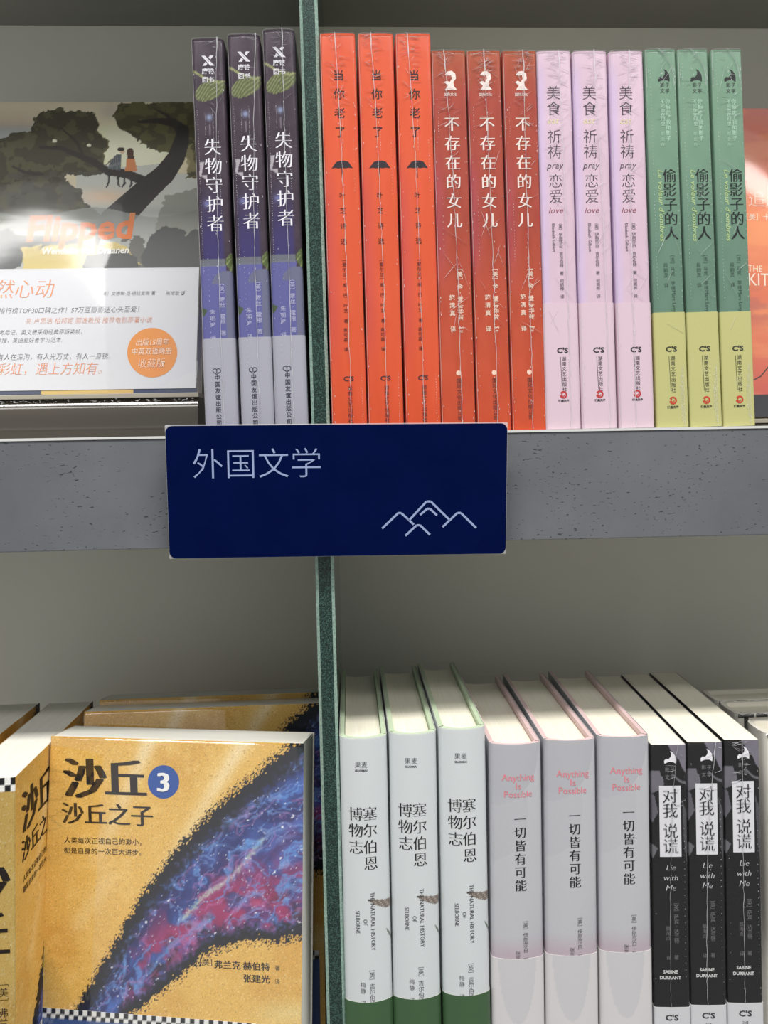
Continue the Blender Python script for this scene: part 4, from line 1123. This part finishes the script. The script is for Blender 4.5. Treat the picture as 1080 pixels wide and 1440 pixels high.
ushell('cover', ET, EW, 0, EH, .0004, 0, .001, M_SATIN, tree_paint, 360, 8, 270, 1, 0, root_l)
def pxmapper(W_, H_, th, c, offs=0):
    def f(s, t, L):
        u, v = from_px(s, t, W_, H_, c)
        return np.stack([np.full(len(s), th / 2 + offs + .00012) + .00003 * L, u, v], 1)
    return f
ml = pxmapper(EW, EH, ET, cc)
d = Decal(); d.text('Flipped', 36, 331, 50, 'h', weight=.03, align='l', shear=.12, sx=1.05, rot=-.03); d.build('title_lettering', ml, ink((236, 132, 74)), root_l)
d = Decal(); d.text('Wendelin Van Draanen', 180, 361, 13, 'h', weight=.024, shear=.22, align='r', rot=-.015); d.build('author_lettering', ml, ink((236, 234, 226)), root_l)
bz = float(from_px(np.array([140.]), np.array([387.]), EW, EH, cc)[1][0]); bz0 = float(from_px(np.array([140.]), np.array([548.5]), EW, EH, cc)[1][0])
band = ushell('paper_band', ET, EW - .0006, bz0, bz, .0002, 0, .001, M_SATIN, const((212, 213, 218)), 1, 8, 1, 1, .0004, root_l)
mlb = pxmapper(EW, EH, ET, cc, .0004)
og_ = ink((232, 146, 100)); dk_ = ink((66, 64, 72))
d = Decal()
kw = dict(mode='h', shear=.2, rot=-.012, align='r')
d.text('怦然心动', 75, 415, 28, song=.012, **kw); d.text('亮 卢思浩 柏邦妮 郦波教授 推荐电影原著小说', 213, 457, 8.9, song=.006, **kw)
d.text('斯人若彩虹，遇上方知有。', 142, 521, 17.6, song=.012, **kw)
d.build('orange_lettering', mlb, og_, band)
d = Decal()
d.text('［美］文德琳·范·德拉安南 著', 218, 421, 6.4, song=.006, **kw); d.text('陈常歌 译', 260, 421, 6.4, song=.006, **kw)
d.text('纽约时报畅销书排行榜TOP30口碑之作！57万豆瓣影迷心头至爱！', 195, 443, 9.3, song=.006, **kw)
d.text('附译者长篇赏析与高考后记，英文册采用经典原版装帧，', 114, 473, 7.6, song=.006, **kw); d.text('四级高频词汇一网打尽搜，英语爱好者学习范本。', 87, 484, 7.6, song=.006, **kw)
d.text('有人住高楼，有人在深沟，有人光万丈，有人一身锈。', 154, 505, 9.2, song=.006, **kw)
d.build('blurb_lettering', mlb, dk_, band)
d = Decal(); d.disc(213.5, 500.5, 35.5, 32.5, n=44); disc_ = d.build('orange_disc', mlb, ink((226, 148, 76)), band)
disc_.parent = root_l
d = Decal(); d.text('出版15周年', 214, 487, 9.6, 'h', shear=.12, rot=-.02); d.text('中英双语两册', 213, 499, 9.6, 'h', shear=.12, rot=-.02); d.text('收藏版', 213, 514.5, 13, 'h', shear=.12, rot=-.02, song=.012)
d.build('badge_lettering', pxmapper(EW, EH, ET, cc, .0007), ink((246, 226, 206)), disc_)
film(ET, EW, EH, 0, .001, root_l, mat=M_FILM_FLAT, offs=.0012)

# right face-out cover
root_r = thing('picture_cover_book', 'face-out paperback with orange sunset cover cut by the right edge of the photo', 'book')
KX = unproj(1041, 400, .095).x - .009
Rr = leaned(root_r, KX + .150, .070, .0149, .018, .150, math.radians(8.7))
ck = [corner_px(root_r, Rr, 0, .2125, .018), corner_px(root_r, Rr, .150, .2125, .018), corner_px(root_r, Rr, 0, 0, .018), corner_px(root_r, Rr, .150, 0, .018)]
def sunset_paint(face, u, v):
    x, y = to_px(u, v, .150, .2125, ck)
    c = np.stack([np.interp(y, [150, 230, 330, 420, 470, 540, 600], q) for q in ([206, 226, 232, 222, 226, 206, 190], [120, 110, 138, 112, 122, 92, 80], [110, 70, 88, 76, 84, 74, 70])], 1)
    n = fbm(x * .01, y * .05, 4); P(c, sst(.5, .7, n), (240, 150, 98), .5)
    P(c, sst(395, 440, y) * sst(480, 440, y) * sst(.45, .6, fbm(x * .02, y * .06, 9)), (180, 96, 84), .6)
    P(c, v < .0135 + .002 * fbm(x * .05, y * 0, 5), (34, 32, 40))
    P(c, face != 0, (206, 120, 90))
    return c
page_block(.018, .150, .2125, .0005, 0, .001, PG_CREAM, 0, root_r)
ushell('cover', .018, .150, 0, .2125, .0004, 0, .001, M_SATIN, sunset_paint, 210, 8, 120, 1, 0, root_r)
mr_ = pxmapper(.150, .2125, .018, ck)
d = Decal(); d.text('追风筝的人', 1053, 285, 25, 'h', align='l', song=.004); d.text('［美］卡勒德·胡赛尼 著', 1050, 311, 10, 'h', align='l')
d.text('THE', 1052, 384, 12, 'h', align='l', weight=-.006, rot=.02, sy=1.1, sx=.95); d.text('KITE RUNNER', 1053, 399, 25, 'h', align='l', weight=.0, rot=.02, sx=.8)
d.build('title_lettering', mr_, ink((246, 222, 202)), root_r)
d = Decal(); d.line([(1060, 537), (1070, 532), (1080, 520), (1090, 500), (1110, 470), (1140, 440)], 1.6); d.build('kite_string', mr_, ink((60, 34, 34)), root_r)
film(.018, .150, .2125, 0, .001, root_r, mat=M_FILM_FLAT, offs=.0012)

# display risers under the two face-out covers
M_RIS = base_mat('smoked_acrylic', (72, 66, 58), .07, .6, .8); M_RTOP = base_mat('pale_riser_top', (168, 162, 148), .3)
def riser(x0_, x1_, y0_, zt, lab):
    r = thing('display_riser', lab, 'stand', loc=((x0_ + x1_) / 2, y0_ + .04, ZT))
    def loc(o): o.parent = r; o.location = -r.location; return o
    yb = YW - .012
    # front wall leans back slightly, top lip rounded
    n = 16; hh_ = zt - .0030 - ZT; V = []; Fc = []
    for x in (x0_, x1_):
        for i in range(n + 1):
            t = i / n; V.append((x, y0_ + .0045 * max(0, (t - .55) / .45) ** 2.2 + .0012 * (1 - t) ** 2, ZT + .0001 + hh_ * t))
        V += [(x, yb, ZT + hh_), (x, yb, ZT + .0001)]
    m_ = n + 3
    for i in range(m_): Fc.append((i, i + m_, (i + 1) % m_ + m_, (i + 1) % m_))
    Fc += [tuple(range(m_)), tuple(range(2 * m_ - 1, m_ - 1, -1))]
    me = mesh('riser_body', V, Fc, [M_RIS], smooth=[True] * n + [False] * (len(Fc) - n)); me.set_sharp_from_angle(angle=math.radians(40))
    loc(new_obj('riser_body', me))
    loc(bmesh_obj('top_plate', box(x0_ - .0003, x1_ + .0006, y0_ + .0010, yb + .001, zt - .0028, zt, .0004), M_RTOP))
    R = random.Random(5); V = []; Fc = []
    for k in range(90):   # crinkled film lip
        x = x0_ + (x1_ - x0_) * R.random(); z = zt - .0044 + R.gauss(0, .0005); l = R.uniform(.0008, .003); hh = R.uniform(.0001, .0004); b0 = len(V); yy = y0_ + .0012
        V += [(x, yy, z), (x + l * .5, yy - .0005, z + hh), (x + l, yy, z), (x + l * .5, yy - .0002, z - hh)]; Fc.append((b0, b0 + 3, b0 + 2, b0 + 1))
    fl = loc(new_obj('film_lip', mesh('film_lip', V, Fc, [M_FILM_EDGE]))); fl['kind'] = 'stuff'
    return r
riser(-.262, unproj(278, 590, .068).x, .068, EZ - .0012, 'smoked acrylic riser under the painted tree cover')
riser(unproj(1050, 590, .058).x, .42, .058, .0136, 'smoked acrylic riser under the orange sunset cover')

# ==== the shelf sign ----------------------------------------------------------------------
M_BLUE = noise_mat('navy_card', (0, 12, 58), (1, 14, 63), 40, rough=.5, spec=.04)
M_LINE = base_mat('sign_print', (150, 166, 206), .5)
M_CLEAR = film_mat('clear_acrylic', fac=.03, rough=.05, scale=20, bump=.02, stretch=(1, 1, 1), haze=.35)
sign = thing('shelf_sign', 'navy blue shelf sign with white section title and mountain outline', 'sign')
tl, tr = unproj(231, 598, -.016), unproj(714, 594, -.016)
bl, br = unproj(239, 788, -.0075), unproj(712, 776.5, -.0085)
ex = (tr - tl); ey = ((bl - tl) + (br - tr)) / 2
SW = (ex.length + (br - bl).length) / 2; ex.normalize(); SH = ((bl - tl).length + (br - tr).length) / 2
nz_ = ex.cross(-ey).normalized(); ez = nz_; ey = ez.cross(ex)  # ey up
ctr = (tl + tr + bl + br) / 4
Ms = Matrix((ex, ey, ez)).transposed().to_4x4(); Ms.translation = ctr; sign.matrix_world = Ms
def rrect(w_, h_, r, z0, z1, name, m, parent, n=8):
    P_ = []
    for (cx_, cy_, a0) in ((w_ / 2 - r, h_ / 2 - r, 0), (-w_ / 2 + r, h_ / 2 - r, 90), (-w_ / 2 + r, -h_ / 2 + r, 180), (w_ / 2 - r, -h_ / 2 + r, 270)):
        for i in range(n + 1):
            a_ = math.radians(a0 + 90 * i / n); P_.append((cx_ + r * math.cos(a_), cy_ + r * math.sin(a_)))
    k = len(P_); V = [(x, y, z0) for x, y in P_] + [(x, y, z1) for x, y in P_]
    Fc = [[i, (i + 1) % k, k + (i + 1) % k, k + i] for i in range(k)] + [list(range(k))[::-1], [k + i for i in range(k)]]
    return new_obj(name, mesh(name, V, Fc, [m]), parent)
card = rrect(SW - .0008, SH - .0008, .0034, 0, .0010, 'sign_card', M_BLUE, sign)
rrect(SW, SH, .0004, -.0016, -.0001, 'clear_holder', M_CLEAR, sign, 3)
MS = SW / 478.
def smap(s, t, L): return np.stack([(s - 473) * MS, (691.5 - t) * MS, .0011 + .00002 * L], 1)
d = Decal(); d.text('外国文学', 360, 652 - 1, 45.5, 'h', weight=-.010); d.build('title_lettering', smap, M_LINE, card)
d = Decal(); lw = 3.0

d.line([(534, 746), (557, 724), (561, 724), (572, 734)], lw); d.line([(572, 735), (597, 708), (603, 708), (630, 735)], lw)
d.line([(571, 733), (579, 741)], lw); d.line([(588, 727), (598, 718.5), (602, 718.5), (612, 728)], lw)
d.line([(567, 757), (583, 742), (588, 742), (602, 756)], lw); d.line([(620, 745), (641, 725), (646, 725), (668, 747)], lw)
d.build('mountain_outline', smap, M_LINE, card)
# slim clip behind the card gripping the shelf fascia
cl = bmesh_obj('mounting_clip', box(-.012, .012, -.012, .012, -.0085, -.0016, .0005), base_mat('clip_plastic', (40, 42, 48), .4), sign)
